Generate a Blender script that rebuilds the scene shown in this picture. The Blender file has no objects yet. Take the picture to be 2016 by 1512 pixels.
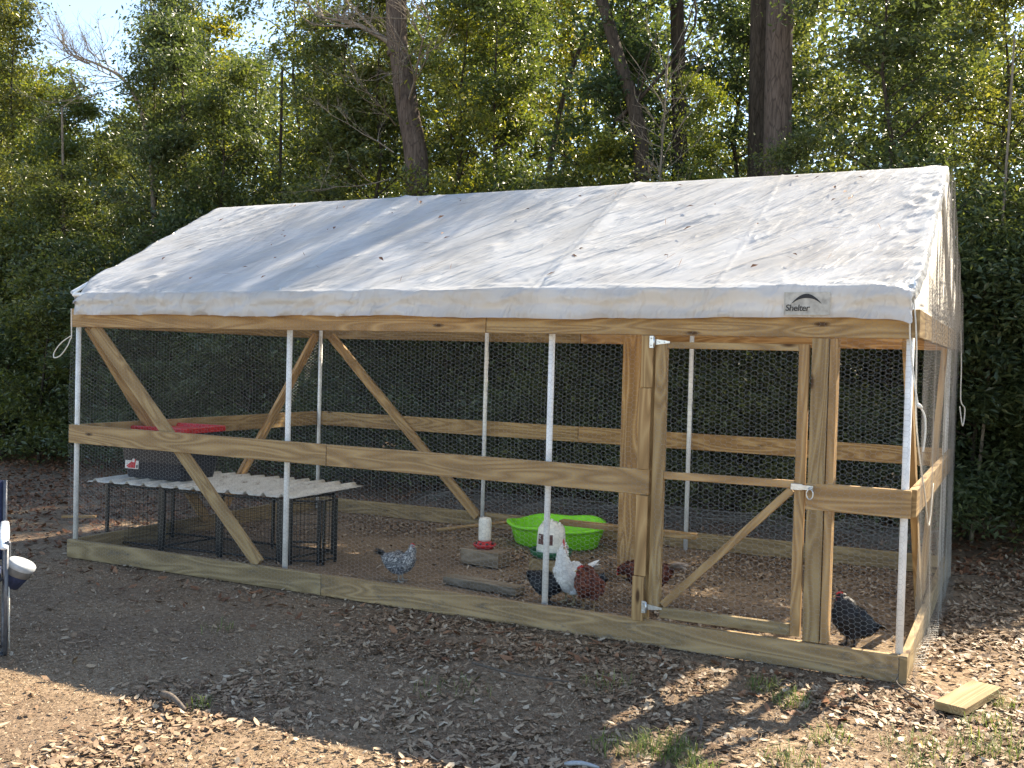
import bpy, math, random
import numpy as np
from mathutils import Vector, Matrix
random.seed(7); RNG = np.random.default_rng(7)
R = math.radians
S = bpy.context.scene
C = bpy.data.collections.new('scene'); S.collection.children.link(C)

# ------------------------------------------------------------------ camera
CAM = Vector((0.4637, -5.3316, 1.5757)); YAW, PIT, ROL, FPX = -0.4703, -0.0257, 0.0272, 1970.8
fw = Vector((math.sin(YAW)*math.cos(PIT), math.cos(YAW)*math.cos(PIT), math.sin(PIT)))
rt = fw.cross(Vector((0, 0, 1))).normalized(); up = rt.cross(fw)
r2 = rt*math.cos(ROL)+up*math.sin(ROL); u2 = -rt*math.sin(ROL)+up*math.cos(ROL)
cd = bpy.data.cameras.new('camera'); cam = bpy.data.objects.new('camera', cd); C.objects.link(cam)
M3 = Matrix((r2, u2, -fw)).transposed()
cam.matrix_world = Matrix.Translation(CAM) @ M3.to_4x4()
cd.sensor_width = 36; cd.lens = FPX/2016*36; cd.clip_start = 0.05; cd.clip_end = 1500
S.camera = cam

# ------------------------------------------------------------------ world, sun, exposure
SUNV = Vector((0.40, 0.99, 1.0)).normalized()          # towards the sun
EL = math.asin(SUNV.z); AZ = math.atan2(SUNV.x, SUNV.y)
W = bpy.data.worlds.new('World'); S.world = W; W.use_nodes = True
nt = W.node_tree; nt.nodes.clear()
o = nt.nodes.new('ShaderNodeOutputWorld'); bg = nt.nodes.new('ShaderNodeBackground')
sky = nt.nodes.new('ShaderNodeTexSky'); sky.sky_type = 'NISHITA'; sky.sun_disc = False
sky.sun_elevation = EL; sky.sun_rotation = AZ; sky.air_density = 0.8; sky.dust_density = 0.15; sky.ozone_density = 2.2
tc = nt.nodes.new('ShaderNodeTexCoord'); mp = nt.nodes.new('ShaderNodeMapping'); mp.inputs['Scale'].default_value = (1.0, 1.0, 3.2)
nz = nt.nodes.new('ShaderNodeTexNoise'); nz.inputs['Scale'].default_value = 2.3; nz.inputs['Detail'].default_value = 6
cr = nt.nodes.new('ShaderNodeValToRGB'); cr.color_ramp.elements[0].position = 0.62; cr.color_ramp.elements[1].position = 0.85
mx = nt.nodes.new('ShaderNodeMix'); mx.data_type = 'RGBA'; mx.inputs['B'].default_value = (4.0, 4.3, 4.8, 1)
L = nt.links.new
L(tc.outputs['Generated'], mp.inputs['Vector']); L(mp.outputs[0], nz.inputs['Vector']); L(nz.outputs['Fac'], cr.inputs[0])
L(cr.outputs[0], mx.inputs['Factor']); L(sky.outputs[0], mx.inputs['A']); L(mx.outputs['Result'], bg.inputs['Color'])
bg.inputs['Strength'].default_value = 0.13; L(bg.outputs[0], o.inputs[0])
sd = bpy.data.lights.new('sun', 'SUN'); sd.energy = 4.6; sd.angle = R(0.55); sd.color = (1.0, 0.955, 0.88)
sun = bpy.data.objects.new('sun', sd); C.objects.link(sun)
sun.rotation_euler = SUNV.to_track_quat('Z', 'Y').to_euler(); sun.location = (10, 20, 30)
S.view_settings.view_transform = 'Standard'; S.view_settings.look = 'None'; S.view_settings.gamma = 1
S.view_settings.exposure = 1.86; S.view_settings.use_white_balance = True; S.view_settings.white_balance_temperature = 7900; S.view_settings.white_balance_tint = 9; S.view_settings.use_curve_mapping = False
S.cycles.max_bounces = 8; S.cycles.transparent_max_bounces = 6

# ------------------------------------------------------------------ material helpers
def mat(name):
    m = bpy.data.materials.new(name); m.use_nodes = True; t = m.node_tree
    return m, t, t.nodes['Principled BSDF']
def N(t, typ, **kw):
    n = t.nodes.new(typ)
    for k, v in kw.items():
        if k in n.inputs: n.inputs[k].default_value = v
        else: setattr(n, k, v)
    return n
def ramp(t, fac, stops):
    n = t.nodes.new('ShaderNodeValToRGB'); e = n.color_ramp.elements
    while len(e) < len(stops): e.new(0.5)
    for i, (p, c) in enumerate(stops): e[i].position = p; e[i].color = (*c, 1)
    if fac is not None: t.links.new(fac, n.inputs[0])
    return n
def mixc(t, f, a, b, typ='MIX'):
    n = t.nodes.new('ShaderNodeMix'); n.data_type = 'RGBA'; n.blend_type = typ
    for k, v in (('Factor', f), ('A', a), ('B', b)):
        if isinstance(v, bpy.types.NodeSocket): t.links.new(v, n.inputs[k])
        elif isinstance(v, tuple): n.inputs[k].default_value = (*v, 1)
        else: n.inputs[k].default_value = v
    return n.outputs['Result']
def vec(t, scale, coord='Object', rnd=False):
    c = t.nodes.new('ShaderNodeTexCoord'); m = t.nodes.new('ShaderNodeMapping'); m.inputs['Scale'].default_value = scale
    t.links.new(c.outputs[coord], m.inputs['Vector'])
    if rnd:
        oi = t.nodes.new('ShaderNodeObjectInfo'); mu = t.nodes.new('ShaderNodeVectorMath'); mu.operation = 'MULTIPLY_ADD'
        cb = t.nodes.new('ShaderNodeCombineXYZ')
        for i in range(3): t.links.new(oi.outputs['Random'], cb.inputs[i])
        t.links.new(cb.outputs[0], mu.inputs[0]); mu.inputs[1].default_value = (37, 53, 71); t.links.new(m.outputs[0], mu.inputs[2])
        return mu.outputs[0]
    return m.outputs[0]
def bump(t, p, h, strength, dist=0.01):
    b = t.nodes.new('ShaderNodeBump'); b.inputs['Strength'].default_value = strength; b.inputs['Distance'].default_value = dist
    t.links.new(h, b.inputs['Height']); t.links.new(b.outputs[0], p.inputs['Normal'])
def plain(name, col, rough=0.6, metal=0.0, var=0.12, scale=30, bmp=0.15, spec=0.4):
    m, t, p = mat(name)
    n = N(t, 'ShaderNodeTexNoise', Scale=scale, Detail=5.0); t.links.new(vec(t, (1, 1, 1), rnd=True), n.inputs['Vector'])
    lo = tuple(c*(1-var*2) for c in col); hi = tuple(min(1, c*(1+var*1.5)) for c in col)
    rp = ramp(t, n.outputs['Fac'], [(0.3, lo), (0.7, hi)]); t.links.new(rp.outputs[0], p.inputs['Base Color'])
    p.inputs['Roughness'].default_value = rough; p.inputs['Metallic'].default_value = metal; p.inputs['Specular IOR Level'].default_value = spec
    if bmp: bump(t, p, n.outputs['Fac'], bmp)
    return m
def wood(name, a, b, mud=0.0):
    m, t, p = mat(name)
    v = vec(t, (1.1, 9, 9), rnd=True)
    d = N(t, 'ShaderNodeTexNoise', Scale=1.3, Detail=2.0); t.links.new(v, d.inputs['Vector'])
    w = N(t, 'ShaderNodeTexNoise', Scale=1.0, Detail=1.0, Distortion=0.6); t.links.new(v, w.inputs['Vector'])
    mul = N(t, 'ShaderNodeMath', operation='MULTIPLY'); mul.inputs[1].default_value = 16; t.links.new(w.outputs['Fac'], mul.inputs[0])
    fr = N(t, 'ShaderNodeMath', operation='PINGPONG'); fr.inputs[1].default_value = 1.0; t.links.new(mul.outputs[0], fr.inputs[0])
    fine = N(t, 'ShaderNodeTexNoise', Scale=6.0, Detail=6.0); t.links.new(vec(t, (2.5, 60, 60), rnd=True), fine.inputs['Vector'])
    grain = mixc(t, 0.33, fr.outputs[0], fine.outputs['Fac'])
    base = ramp(t, grain, [(0.12, tuple(c*0.78 for c in a)), (0.42, a), (0.85, b)]).outputs[0]
    oi = N(t, 'ShaderNodeObjectInfo')
    tint = ramp(t, oi.outputs['Random'], [(0, (0.82, 0.86, 0.84)), (0.5, (1, 0.98, 0.9)), (1, (1.14, 1.05, 0.95))]).outputs[0]
    base = mixc(t, 1.0, base, tint, 'MULTIPLY')
    big = N(t, 'ShaderNodeTexNoise', Scale=3.0, Detail=4.0); t.links.new(vec(t, (1, 3, 3), rnd=True), big.inputs['Vector'])
    base = mixc(t, ramp(t, big.outputs['Fac'], [(0.45, (0, 0, 0)), (0.75, (0.5, 0.5, 0.5))]).outputs[0], base, tuple(c*0.6 for c in a))
    k = N(t, 'ShaderNodeTexVoronoi', Scale=1.0); t.links.new(vec(t, (2.2, 7.5, 7.5), rnd=True), k.inputs['Vector'])
    kf = ramp(t, k.outputs['Distance'], [(0.055, (1, 1, 1)), (0.12, (0, 0, 0))]).outputs[0]
    base = mixc(t, kf, base, (0.07, 0.035, 0.015))
    if mud:
        mn = N(t, 'ShaderNodeTexNoise', Scale=5.0, Detail=7.0, Roughness=0.7); t.links.new(vec(t, (1.6, 5, 5), rnd=True), mn.inputs['Vector'])
        mf = ramp(t, mn.outputs['Fac'], [(0.55, (0, 0, 0)), (0.72, (mud, mud, mud))]).outputs[0]
        base = mixc(t, mf, base, (0.09, 0.085, 0.08))
    t.links.new(base, p.inputs['Base Color']); p.inputs['Roughness'].default_value = 0.72; p.inputs['Specular IOR Level'].default_value = 0.25
    bump(t, p, grain, 0.35, 0.003)
    return m
def leafmat(name, cols, trans, tcol, rough=0.42, spec=0.5, rndobj=True):
    m, t, p = mat(name)
    g = N(t, 'ShaderNodeNewGeometry')
    col = ramp(t, g.outputs['Random Per Island'], cols).outputs[0]
    if rndobj:
        oi = N(t, 'ShaderNodeObjectInfo')
        col = mixc(t, 1.0, col, ramp(t, oi.outputs['Random'], [(0, (0.75, 0.85, 0.8)), (0.5, (1, 1, 1)), (1, (1.25, 1.12, 0.9))]).outputs[0], 'MULTIPLY')
    t.links.new(col, p.inputs['Base Color']); p.inputs['Roughness'].default_value = rough; p.inputs['Specular IOR Level'].default_value = spec
    if trans:
        tr = N(t, 'ShaderNodeBsdfTranslucent'); ms = N(t, 'ShaderNodeMixShader'); ms.inputs[0].default_value = trans
        t.links.new(mixc(t, 1.0, col, tcol, 'MULTIPLY'), tr.inputs['Color'])
        t.links.new(p.outputs[0], ms.inputs[1]); t.links.new(tr.outputs[0], ms.inputs[2])
        t.links.new(ms.outputs[0], t.nodes['Material Output'].inputs['Surface'])
    return m

MW = wood('treated_pine', (0.31, 0.195, 0.095), (0.425, 0.295, 0.155))
MWM = wood('muddy_treated_pine', (0.28, 0.195, 0.105), (0.40, 0.295, 0.17), 0.85)
MWR = wood('reddish_sunlit_pine', (0.34, 0.20, 0.09), (0.50, 0.33, 0.165))
MWG = wood('grey_weathered_wood', (0.20, 0.16, 0.115), (0.31, 0.26, 0.20), 0.3)
M_PVC = plain('white_pipe', (0.74, 0.75, 0.75), 0.45, 0, 0.07, 14, 0.05)
M_WIRE = plain('galvanised_wire', (0.29, 0.285, 0.275), 0.5, 0.4, 0.1, 60, 0)
M_WIRE2 = plain('glare_darkened_wire', (0.20, 0.19, 0.18), 0.6, 0.2, 0.1, 60, 0)  # gable wire, darkened in its colour to hold down the sun glare
M_ZINC = plain('zinc_plate', (0.55, 0.57, 0.58), 0.35, 0.8, 0.1, 50, 0.1)
M_ROPE = plain('white_rope', (0.66, 0.63, 0.56), 0.8, 0, 0.12, 200, 0.4)
M_BLACKM = plain('black_steel', (0.010, 0.010, 0.010), 0.4, 0, 0.2, 40, 0.1)
M_TOTE = plain('black_plastic', (0.014, 0.017, 0.024), 0.38, 0, 0.15, 20, 0.1)
M_RED = plain('red_plastic', (0.48, 0.025, 0.03), 0.4, 0, 0.12, 20, 0.05)
M_GREEN = plain('lime_green_plastic', (0.21, 0.70, 0.03), 0.38, 0, 0.06, 9, 0.05)
M_DKGREEN = plain('dark_green_plastic', (0.012, 0.11, 0.05), 0.35, 0, 0.1, 20, 0.05)
M_MILK = plain('milky_plastic', (0.72, 0.69, 0.62), 0.4, 0, 0.08, 16, 0.05)
M_BARK = None
M_PAPER = plain('paper_label', (0.62, 0.60, 0.57), 0.6, 0, 0.1, 60, 0)
M_INK = plain('red_ink', (0.5, 0.03, 0.04), 0.6, 0, 0.1, 60, 0)
M_BLACKINK = plain('black_print', (0.015, 0.016, 0.02), 0.6, 0, 0.2, 60, 0)
M_FADED = plain('faded_print', (0.045, 0.045, 0.045), 0.7, 0, 0.6, 160, 0)
M_PATCH = plain('grey_patch', (0.40, 0.385, 0.35), 0.6, 0, 0.16, 26, 0.2)
M_NAVY = plain('navy_fabric', (0.02, 0.03, 0.075), 0.8, 0, 0.15, 80, 0.3)
M_PALEF = plain('pale_fabric', (0.62, 0.66, 0.70), 0.7, 0, 0.1, 60, 0.3)
M_GREYTUBE = plain('grey_tube', (0.10, 0.105, 0.12), 0.4, 0.3, 0.15, 60, 0.05)

# ------------------------------------------------------------------ mesh helpers
def npmesh(name, V, F, smooth=False):
    V = np.asarray(V, dtype=np.float32); F = np.asarray(F, dtype=np.int32); k = F.shape[1]
    me = bpy.data.meshes.new(name)
    me.vertices.add(len(V)); me.vertices.foreach_set('co', V.ravel())
    me.loops.add(F.size); me.loops.foreach_set('vertex_index', F.ravel())
    me.polygons.add(len(F)); me.polygons.foreach_set('loop_start', np.arange(0, F.size, k, dtype=np.int32))
    me.polygons.foreach_set('loop_total', np.full(len(F), k, dtype=np.int32))
    me.polygons.foreach_set('use_smooth', np.full(len(F), smooth))
    me.update(calc_edges=True); me.validate()
    return me
def link(name, me, m, parent=None, label=None, cat=None, group=None, kind=None):
    ob = bpy.data.objects.new(name, me); C.objects.link(ob)
    if m is not None and not me.materials: me.materials.append(m)
    if parent: ob.parent = parent
    return tag(ob, label, cat, group, kind)
def tag(ob, label=None, cat=None, group=None, kind=None):
    for k, v in (('label', label), ('category', cat), ('group', group), ('kind', kind)):
        if v: ob[k] = v
    return ob
def empty(name, loc, label, cat, group=None, rz=0):
    e = bpy.data.objects.new(name, None); C.objects.link(e); e.location = loc; e.rotation_euler.z = rz; e.empty_display_size = 0.1
    return tag(e, label, cat, group)
class MB:
    def __init__(s): s.v = []; s.f = []; s.sm = []
    def add(s, V, F, smooth=False):
        b = len(s.v); s.v += [tuple(x) for x in V]; s.f += [tuple(b+i for i in f) for f in F]; s.sm += [smooth]*len(F); return s
    def box(s, lo, hi, bev=0.0):
        x0, y0, z0 = lo; x1, y1, z1 = hi
        if not bev:
            V = [(x, y, z) for z in (z0, z1) for y in (y0, y1) for x in (x0, x1)]
            return s.add(V, [(0, 2, 3, 1), (4, 5, 7, 6), (0, 1, 5, 4), (2, 6, 7, 3), (0, 4, 6, 2), (1, 3, 7, 5)])
        b = min(bev, (x1-x0)*.4, (y1-y0)*.4, (z1-z0)*.4)
        V = []; idx = {}
        for sx in (0, 1):
            for sy in (0, 1):
                for sz in (0, 1):
                    c = (x1 if sx else x0, y1 if sy else y0, z1 if sz else z0); g = (b if not sx else -b, b if not sy else -b, b if not sz else -b)
                    for a in range(3):
                        idx[(sx, sy, sz, a)] = len(V); V.append(tuple(c[i] if i == a else c[i]+g[i] for i in range(3)))
        I = lambda sx, sy, sz, a: idx[(sx, sy, sz, a)]
        F = []
        for a in range(3):
            for q in (0, 1):
                r = []
                for (m, n) in ((0, 0), (1, 0), (1, 1), (0, 1)):
                    k = [0, 0, 0]; k[a] = q; k[(a+1) % 3] = m; k[(a+2) % 3] = n; r.append(I(*k, a))
                F.append(tuple(r) if q else tuple(reversed(r)))
        for a in range(3):      # edges along axis a
            bb, c = (a+1) % 3, (a+2) % 3
            for m in (0, 1):
                for n in (0, 1):
                    def g(q, ax):
                        k = [0, 0, 0]; k[a] = q; k[bb] = m; k[c] = n; return I(*k, ax)
                    fc = (g(0, bb), g(1, bb), g(1, c), g(0, c)); F.append(fc if (m ^ n) else tuple(reversed(fc)))
        for sx in (0, 1):
            for sy in (0, 1):
                for sz in (0, 1):
                    fc = (I(sx, sy, sz, 0), I(sx, sy, sz, 1), I(sx, sy, sz, 2)); F.append(fc if (sx+sy+sz) % 2 else tuple(reversed(fc)))
        return s.add(V, F)
    def tube(s, pts, rad, n=8, cap=True, smooth=True, ell=(1, 1)):
        P = [Vector(p) for p in pts]; rad = rad if hasattr(rad, '__len__') else [rad]*len(P)
        V = []; ref = None
        for i, p in enumerate(P):
            d = (P[min(i+1, len(P)-1)]-P[max(i-1, 0)]).normalized()
            if ref is None:
                ref = Vector((0, 1, 0)) if abs(d.y) < 0.8 else Vector((1, 0, 0))
            a = (ref-d*ref.dot(d)).normalized(); b = d.cross(a); ref = a
            for k in range(n):
                t = 2*math.pi*k/n; V.append(p+a*math.cos(t)*rad[i]*ell[0]+b*math.sin(t)*rad[i]*ell[1])
        F = [(i*n+k, i*n+(k+1) % n, (i+1)*n+(k+1) % n, (i+1)*n+k) for i in range(len(P)-1) for k in range(n)]
        if cap: F += [tuple(reversed(range(n))), tuple((len(P)-1)*n+k for k in range(n))]
        return s.add(V, F, smooth)
    def lathe(s, prof, n=28, c=(0, 0, 0), sc=(1, 1)):
        V = [(c[0]+r*math.cos(2*math.pi*k/n)*sc[0], c[1]+r*math.sin(2*math.pi*k/n)*sc[1], c[2]+z) for r, z in prof for k in range(n)]
        F = [(i*n+k, i*n+(k+1) % n, (i+1)*n+(k+1) % n, (i+1)*n+k) for i in range(len(prof)-1) for k in range(n)]
        return s.add(V, F, True)
    def build(s, name, m, parent=None, **kw):
        me = bpy.data.meshes.new(name); me.from_pydata(s.v, [], s.f); me.update()
        me.polygons.foreach_set('use_smooth', s.sm)
        return link(name, me, m, parent, **kw)
def board(name, p0, p1, face, wd, th, m, parent, label=None):
    """a sawn board from p0 to p1 (centre line); 'face' = direction its wide face looks"""
    p0 = Vector(p0); p1 = Vector(p1); x = (p1-p0); ln = x.length; x.normalize()
    f = Vector(face); f = (f-x*f.dot(x)).normalized(); w = f.cross(x)
    mb = MB().box((-ln/2, -wd/2, -th/2), (ln/2, wd/2, th/2), 0.0028)
    ob = mb.build(name, m, parent, label=label)
    ob.matrix_basis = Matrix.Translation((p0+p1)/2) @ Matrix((x, w, f)).transposed().to_4x4()
    return ob
def vnoise(x, y, seed=0):
    xi = np.floor(x).astype(np.int64); yi = np.floor(y).astype(np.int64); fx = x-xi; fy = y-yi
    fx = fx*fx*fx*(fx*(fx*6-15)+10); fy = fy*fy*fy*(fy*(fy*6-15)+10)
    def h(a, b):
        n = (a*374761393+b*668265263+seed*1442695041) & 0xffffffff
        n = ((n ^ (n >> 13))*1274126177) & 0xffffffff
        return ((n ^ (n >> 16)) & 0xffff)/65535.0
    return (h(xi, yi)*(1-fx)+h(xi+1, yi)*fx)*(1-fy)+(h(xi, yi+1)*(1-fx)+h(xi+1, yi+1)*fx)*fy
def fbm(x, y, seed=0, o=4):
    r = 0; a = 0.5
    for i in range(o): r = r+a*vnoise(x*2**i, y*2**i, seed+i*17); a *= 0.5
    return r
def leaves(pos, length, width, nrm=None, fold=0.18, rng=RNG, updir=None, droop=0.0):
    """two-triangle folded leaves (quads bent on their midrib). pos (n,3)"""
    n = len(pos)
    if nrm is None:
        nrm = rng.normal(size=(n, 3))
    nrm = nrm/np.linalg.norm(nrm, axis=1, keepdims=True)
    t = rng.normal(size=(n, 3))
    if droop: t[:, 2] -= droop
    t -= nrm*np.sum(t*nrm, axis=1, keepdims=True); t /= np.linalg.norm(t, axis=1, keepdims=True)
    b = np.cross(nrm, t)
    l = (length*(0.6+0.8*rng.random(n)))[:, None]; w = l*width/length*(0.75+0.5*rng.random(n))[:, None]
    V = np.empty((n, 4, 3), np.float32)
    V[:, 0] = pos-t*l*0.5; V[:, 2] = pos+t*l*0.5
    V[:, 1] = pos+b*w*0.5+nrm*w*fold-t*l*0.05; V[:, 3] = pos-b*w*0.5+nrm*w*fold-t*l*0.05
    base = (np.arange(n)*4)[:, None]
    F = np.concatenate([base+np.array([0, 1, 2]), base+np.array([0, 2, 3])], axis=1).reshape(-1, 3)
    return V.reshape(-1, 3), F
def round_leaves(pos, length, width, nrm, rng):
    V4, _ = leaves(pos, length, width, nrm, 0.0, rng); Q = V4.reshape(-1, 4, 3); n = len(Q)
    a, b, c, d = Q[:, 0], Q[:, 1], Q[:, 2], Q[:, 3]; ax = c-a; cr = (b-d); nr = nrm/np.linalg.norm(nrm, axis=1, keepdims=True)
    L_ = np.linalg.norm(ax, axis=1, keepdims=True); cu = nr*L_*(rng.random((n, 1))*.22-.04); m_ = (a+c)/2
    V = np.stack([a+cu, m_-ax*.20+cr*.47, m_+ax*.20+cr*.40, c+cu*rng.random((n, 1)), m_+ax*.20-cr*.40, m_-ax*.20-cr*.47], 1)
    V[:, 1] += nr*L_*.05; V[:, 5] += nr*L_*.05*rng.random((n, 1))
    k = (np.arange(n)*6)[:, None]; F = np.concatenate([k+np.array(t_) for t_ in ((0, 1, 5), (1, 2, 4), (1, 4, 5), (2, 3, 4))], 1).reshape(-1, 3)
    return V.reshape(-1, 3), F
def smooth_path(pts, n=6):
    P = [Vector(p) for p in pts]; out = []
    for i in range(len(P)-1):
        a = P[max(i-1, 0)]; b = P[i]; c = P[i+1]; d = P[min(i+2, len(P)-1)]
        for k in range(n):
            t = k/n; out.append(0.5*((2*b)+(c-a)*t+(2*a-5*b+4*c-d)*t*t+(3*b-a-3*c+d)*t**3))
    out.append(P[-1]); return out

# ------------------------------------------------------------------ ground
def gz(x, y):
    x = np.asarray(x, float); y = np.asarray(y, float)
    tilt = 0.0095*np.clip(x, -14, 0)
    near = (fbm(x*0.9, y*0.9, 3, 4)-0.47)*0.05
    # flat under the board line of the run
    ex = np.maximum(np.maximum(-6.1-x, x-0.05), 0); ey = np.maximum(np.maximum(-0.05-y, y-3.1), 0)
    k = np.clip(np.hypot(ex, ey)/0.5, 0.25, 1)
    far = np.clip((np.hypot(x, y)-6)/10, 0, 1)*(fbm(x*0.25, y*0.25, 9, 3)-0.45)*0.5
    return tilt+near*k+far-0.005
def coords(a, b, st, far, nfar):
    mid = np.arange(a, b+1e-6, st); g = np.geomspace(st*2, far, nfar)
    return np.concatenate([(a-g)[::-1], mid, b+g])
gx = coords(-9, 2.5, 0.06, 500, 34); gy = coords(-4.5, 4.5, 0.06, 500, 34)
GX, GY = np.meshgrid(gx, gy); GZ = gz(GX, GY)+np.where((np.abs(GX) < 12) & (np.abs(GY) < 6), (fbm(GX*6, GY*6, 21, 3)-0.45)*0.012, 0)
nx, ny = len(gx), len(gy)
ii = (np.arange(ny-1)[:, None]*nx+np.arange(nx-1)[None, :]).ravel()
me = npmesh('ground', np.stack([GX.ravel(), GY.ravel(), GZ.ravel()], 1), np.stack([ii, ii+1, ii+nx+1, ii+nx], 1), True)
m, t, p = mat('sandy_soil')
a = N(t, 'ShaderNodeTexNoise', Scale=0.9, Detail=5.0); t.links.new(vec(t, (1, 1, 1)), a.inputs['Vector'])
b = N(t, 'ShaderNodeTexNoise', Scale=38.0, Detail=9.0, Roughness=0.75); t.links.new(vec(t, (1, 1, 1)), b.inputs['Vector'])
c = N(t, 'ShaderNodeTexVoronoi', Scale=55.0); t.links.new(vec(t, (1, 1, 1)), c.inputs['Vector'])
col = ramp(t, b.outputs['Fac'], [(0.3, (0.12, 0.080, 0.050)), (0.5, (0.28, 0.20, 0.13)), (0.7, (0.44, 0.338, 0.24))]).outputs[0]
col = mixc(t, ramp(t, a.outputs['Fac'], [(0.42, (0, 0, 0)), (0.62, (0.75, 0.75, 0.75))]).outputs[0], col,
           ramp(t, b.outputs['Fac'], [(0.3, (0.09, 0.06, 0.042)), (0.65, (0.26, 0.185, 0.13))]).outputs[0])
t.links.new(col, p.inputs['Base Color']); p.inputs['Roughness'].default_value = 0.95; p.inputs['Specular IOR Level'].default_value = 0.1
bump(t, p, b.outputs['Fac'], 0.9, 0.02)
link('ground', me, m, kind='structure')

M_LITTER = leafmat('dry_leaves', [(0, (0.10, 0.056, 0.034)), (0.3, (0.20, 0.125, 0.076)), (0.62, (0.29, 0.20, 0.128)), (0.88, (0.37, 0.275, 0.185)), (1, (0.45, 0.37, 0.275))], 0.0, (1, 1, 1), 0.6, 0.25, False)
M_LITTER2 = leafmat('rusty_leaves', [(0, (0.10, 0.04, 0.02)), (0.5, (0.19, 0.085, 0.045)), (1, (0.30, 0.16, 0.09))], 0.0, (1, 1, 1), 0.65, 0.2, False)
M_NEEDLE = leafmat('pine_needles', [(0, (0.10, 0.055, 0.03)), (0.6, (0.22, 0.13, 0.075)), (1, (0.36, 0.27, 0.18))], 0.0, (1, 1, 1), 0.6, 0.2, False)
def scatter(n, x0, x1, y0, y1, dens, rng):
    x = rng.uniform(x0, x1, n); y = rng.uniform(y0, y1, n); k = rng.random(n) < dens(x, y)
    # only what the lens or a step to the side can see
    az = np.arctan2(x-0.46, y+5.33)-YAW; px = 1008+1970.8*np.tan(az); k &= (px > -500) & (px < 2500) & (y > -3.6)
    return x[k], y[k]
def litter(name, n, box, dens, length, width, m, tilt=0.35, lift=0.008, seed=1, **kw):
    rng = np.random.default_rng(seed); x, y = scatter(n, *box, dens, rng)
    z = gz(x, y)+rng.random(len(x))*lift+0.006
    nr = np.stack([rng.normal(size=len(x))*tilt, rng.normal(size=len(x))*tilt, np.ones(len(x))], 1)
    V, F = (round_leaves(np.stack([x, y, z], 1), length, width, nr, rng) if 0.03 < length < .1 else leaves(np.stack([x, y, z], 1), length, width, nr, 0.16, rng))
    link(name, npmesh(name, V, F), m, kind='stuff', **kw)
def patch(x, y, s=5):
    w = np.clip((fbm(x*0.8, y*0.8, s, 3)-0.33)*4.2, 0.05, 1)*np.clip((fbm(x*2.6, y*2.6, s+3, 3)-0.25)*3.2, 0.15, 1)
    bare = np.exp(-(((x+3.7)/1.3)**2+((y+1.0)/.55)**2))+.8*np.exp(-(((x+1.9)/.7)**2+((y+1.45)/.3)**2))+.6*np.exp(-(((x+.6)/.35)**2+((y+.75)/.3)**2))
    drift = np.exp(-((y+.45)/.4)**2)*(x > -3)*.6
    return np.clip(w*(1-.6*bare)+drift*w, .03, 1)
litter('leaf_litter', 62000, (-7.5, 1.5, -3.4, 0.1), lambda x, y: patch(x, y), 0.045, 0.017, M_LITTER, 0.28, 0.010, 1, label='dry brown leaves scattered thickly over the bare ground before the run', cat='leaf litter')
litter('fine_leaf_litter', 190000, (-7.5, 1.5, -3.4, 0.0), lambda x, y: patch(x, y, 15)*0.5+0.5, 0.013, 0.0055, M_LITTER, 0.5, 0.006, 2, label='small pale leaf crumbs and chips spread over the sand in the foreground', cat='leaf crumbs')
litter('pen_leaf_litter', 42000, (-6.1, 0.0, 0.05, 3.1), lambda x, y: patch(x, y, 8), 0.034, 0.014, M_LITTER, 0.4, 0.010, 3, label='trodden brown leaves covering the floor inside the wire run', cat='leaf litter')
litter('forest_leaf_litter', 60000, (-22, 3, -1.5, 7), lambda x, y: np.where((x > -6.1) & (x < 4) & (y > -0.1) & (y < 3.1), 0, np.clip((y+1)*0.35, 0.0, 1)), 0.065, 0.026, M_LITTER2, 0.4, 0.015, 4, label='rusty brown leaves lying under the trees around the run', cat='leaf litter')
litter('side_leaf_litter', 26000, (0.02, 2.0, -0.2, 5.5), lambda x, y: patch(x, y, 9), 0.045, 0.018, M_LITTER, 0.3, 0.012, 6, label='brown leaves covering the ground along the right side of the run', cat='leaf litter')
litter('fallen_pine_needles', 26000, (-8, 1.5, -3.4, 4.5), lambda x, y: patch(x, y, 31), 0.12, 0.0026, M_NEEDLE, 0.12, 0.016, 5, label='fallen brown pine needles and thin twigs strewn over the ground', cat='pine needles')

# ------------------------------------------------------------------ the chicken run
run = empty('chicken_run', (0, 0, 0), 'large timber and wire chicken run under a white tarpaulin canopy', 'chicken run')
T = 0.038; BW = 0.14; HT = 1.866; ZM = 0.972; XL = -6.075; D = 3.06
gl = -0.057
def fb(x0, x1, z0, z1, y=T/2, m=MW, label=None, slope=0):   # board on the front face
    return board('board', (x0, y, z0), (x1, y, z1), (0, -1, 0), BW, T, m, run, label)
# front: top, middle, bottom
fb(XL, -2.437, HT-BW/2, HT-BW/2, m=MW); fb(-2.433, -0.031, HT-BW/2, HT-BW/2)
fb(XL, -3.612, ZM-BW/2, ZM-BW/2); fb(-3.608, -1.372, ZM-BW/2, ZM-BW/2)
fb(-0.515, -0.003, ZM-BW/2-0.002, ZM-BW/2-0.002)
zb = lambda x: 0.07+(0.0095*x)
fb(XL, -3.632, zb(XL), zb(-3.632), m=MWM); fb(-3.628, -0.031, zb(-3.628), zb(-0.03), m=MWM)
# back
yb = D-T/2
for (x0, x1) in ((XL+.04, -3.1), (-3.096, -0.02)):
    fb(x0, x1, HT-BW/2, HT-BW/2, yb, MWR if x0 > -4 else MW); fb(x0, x1, ZM-BW/2, ZM-BW/2, yb, MWR if x0 > -4 else MW)  # right-hand boards redder and lighter: sunlight on the rear rails painted as wood colour
    board('board', (x0, yb, zb(x0)), (x1, yb, zb(x1)), (0, -1, 0), BW, T, MWM, run)
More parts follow.
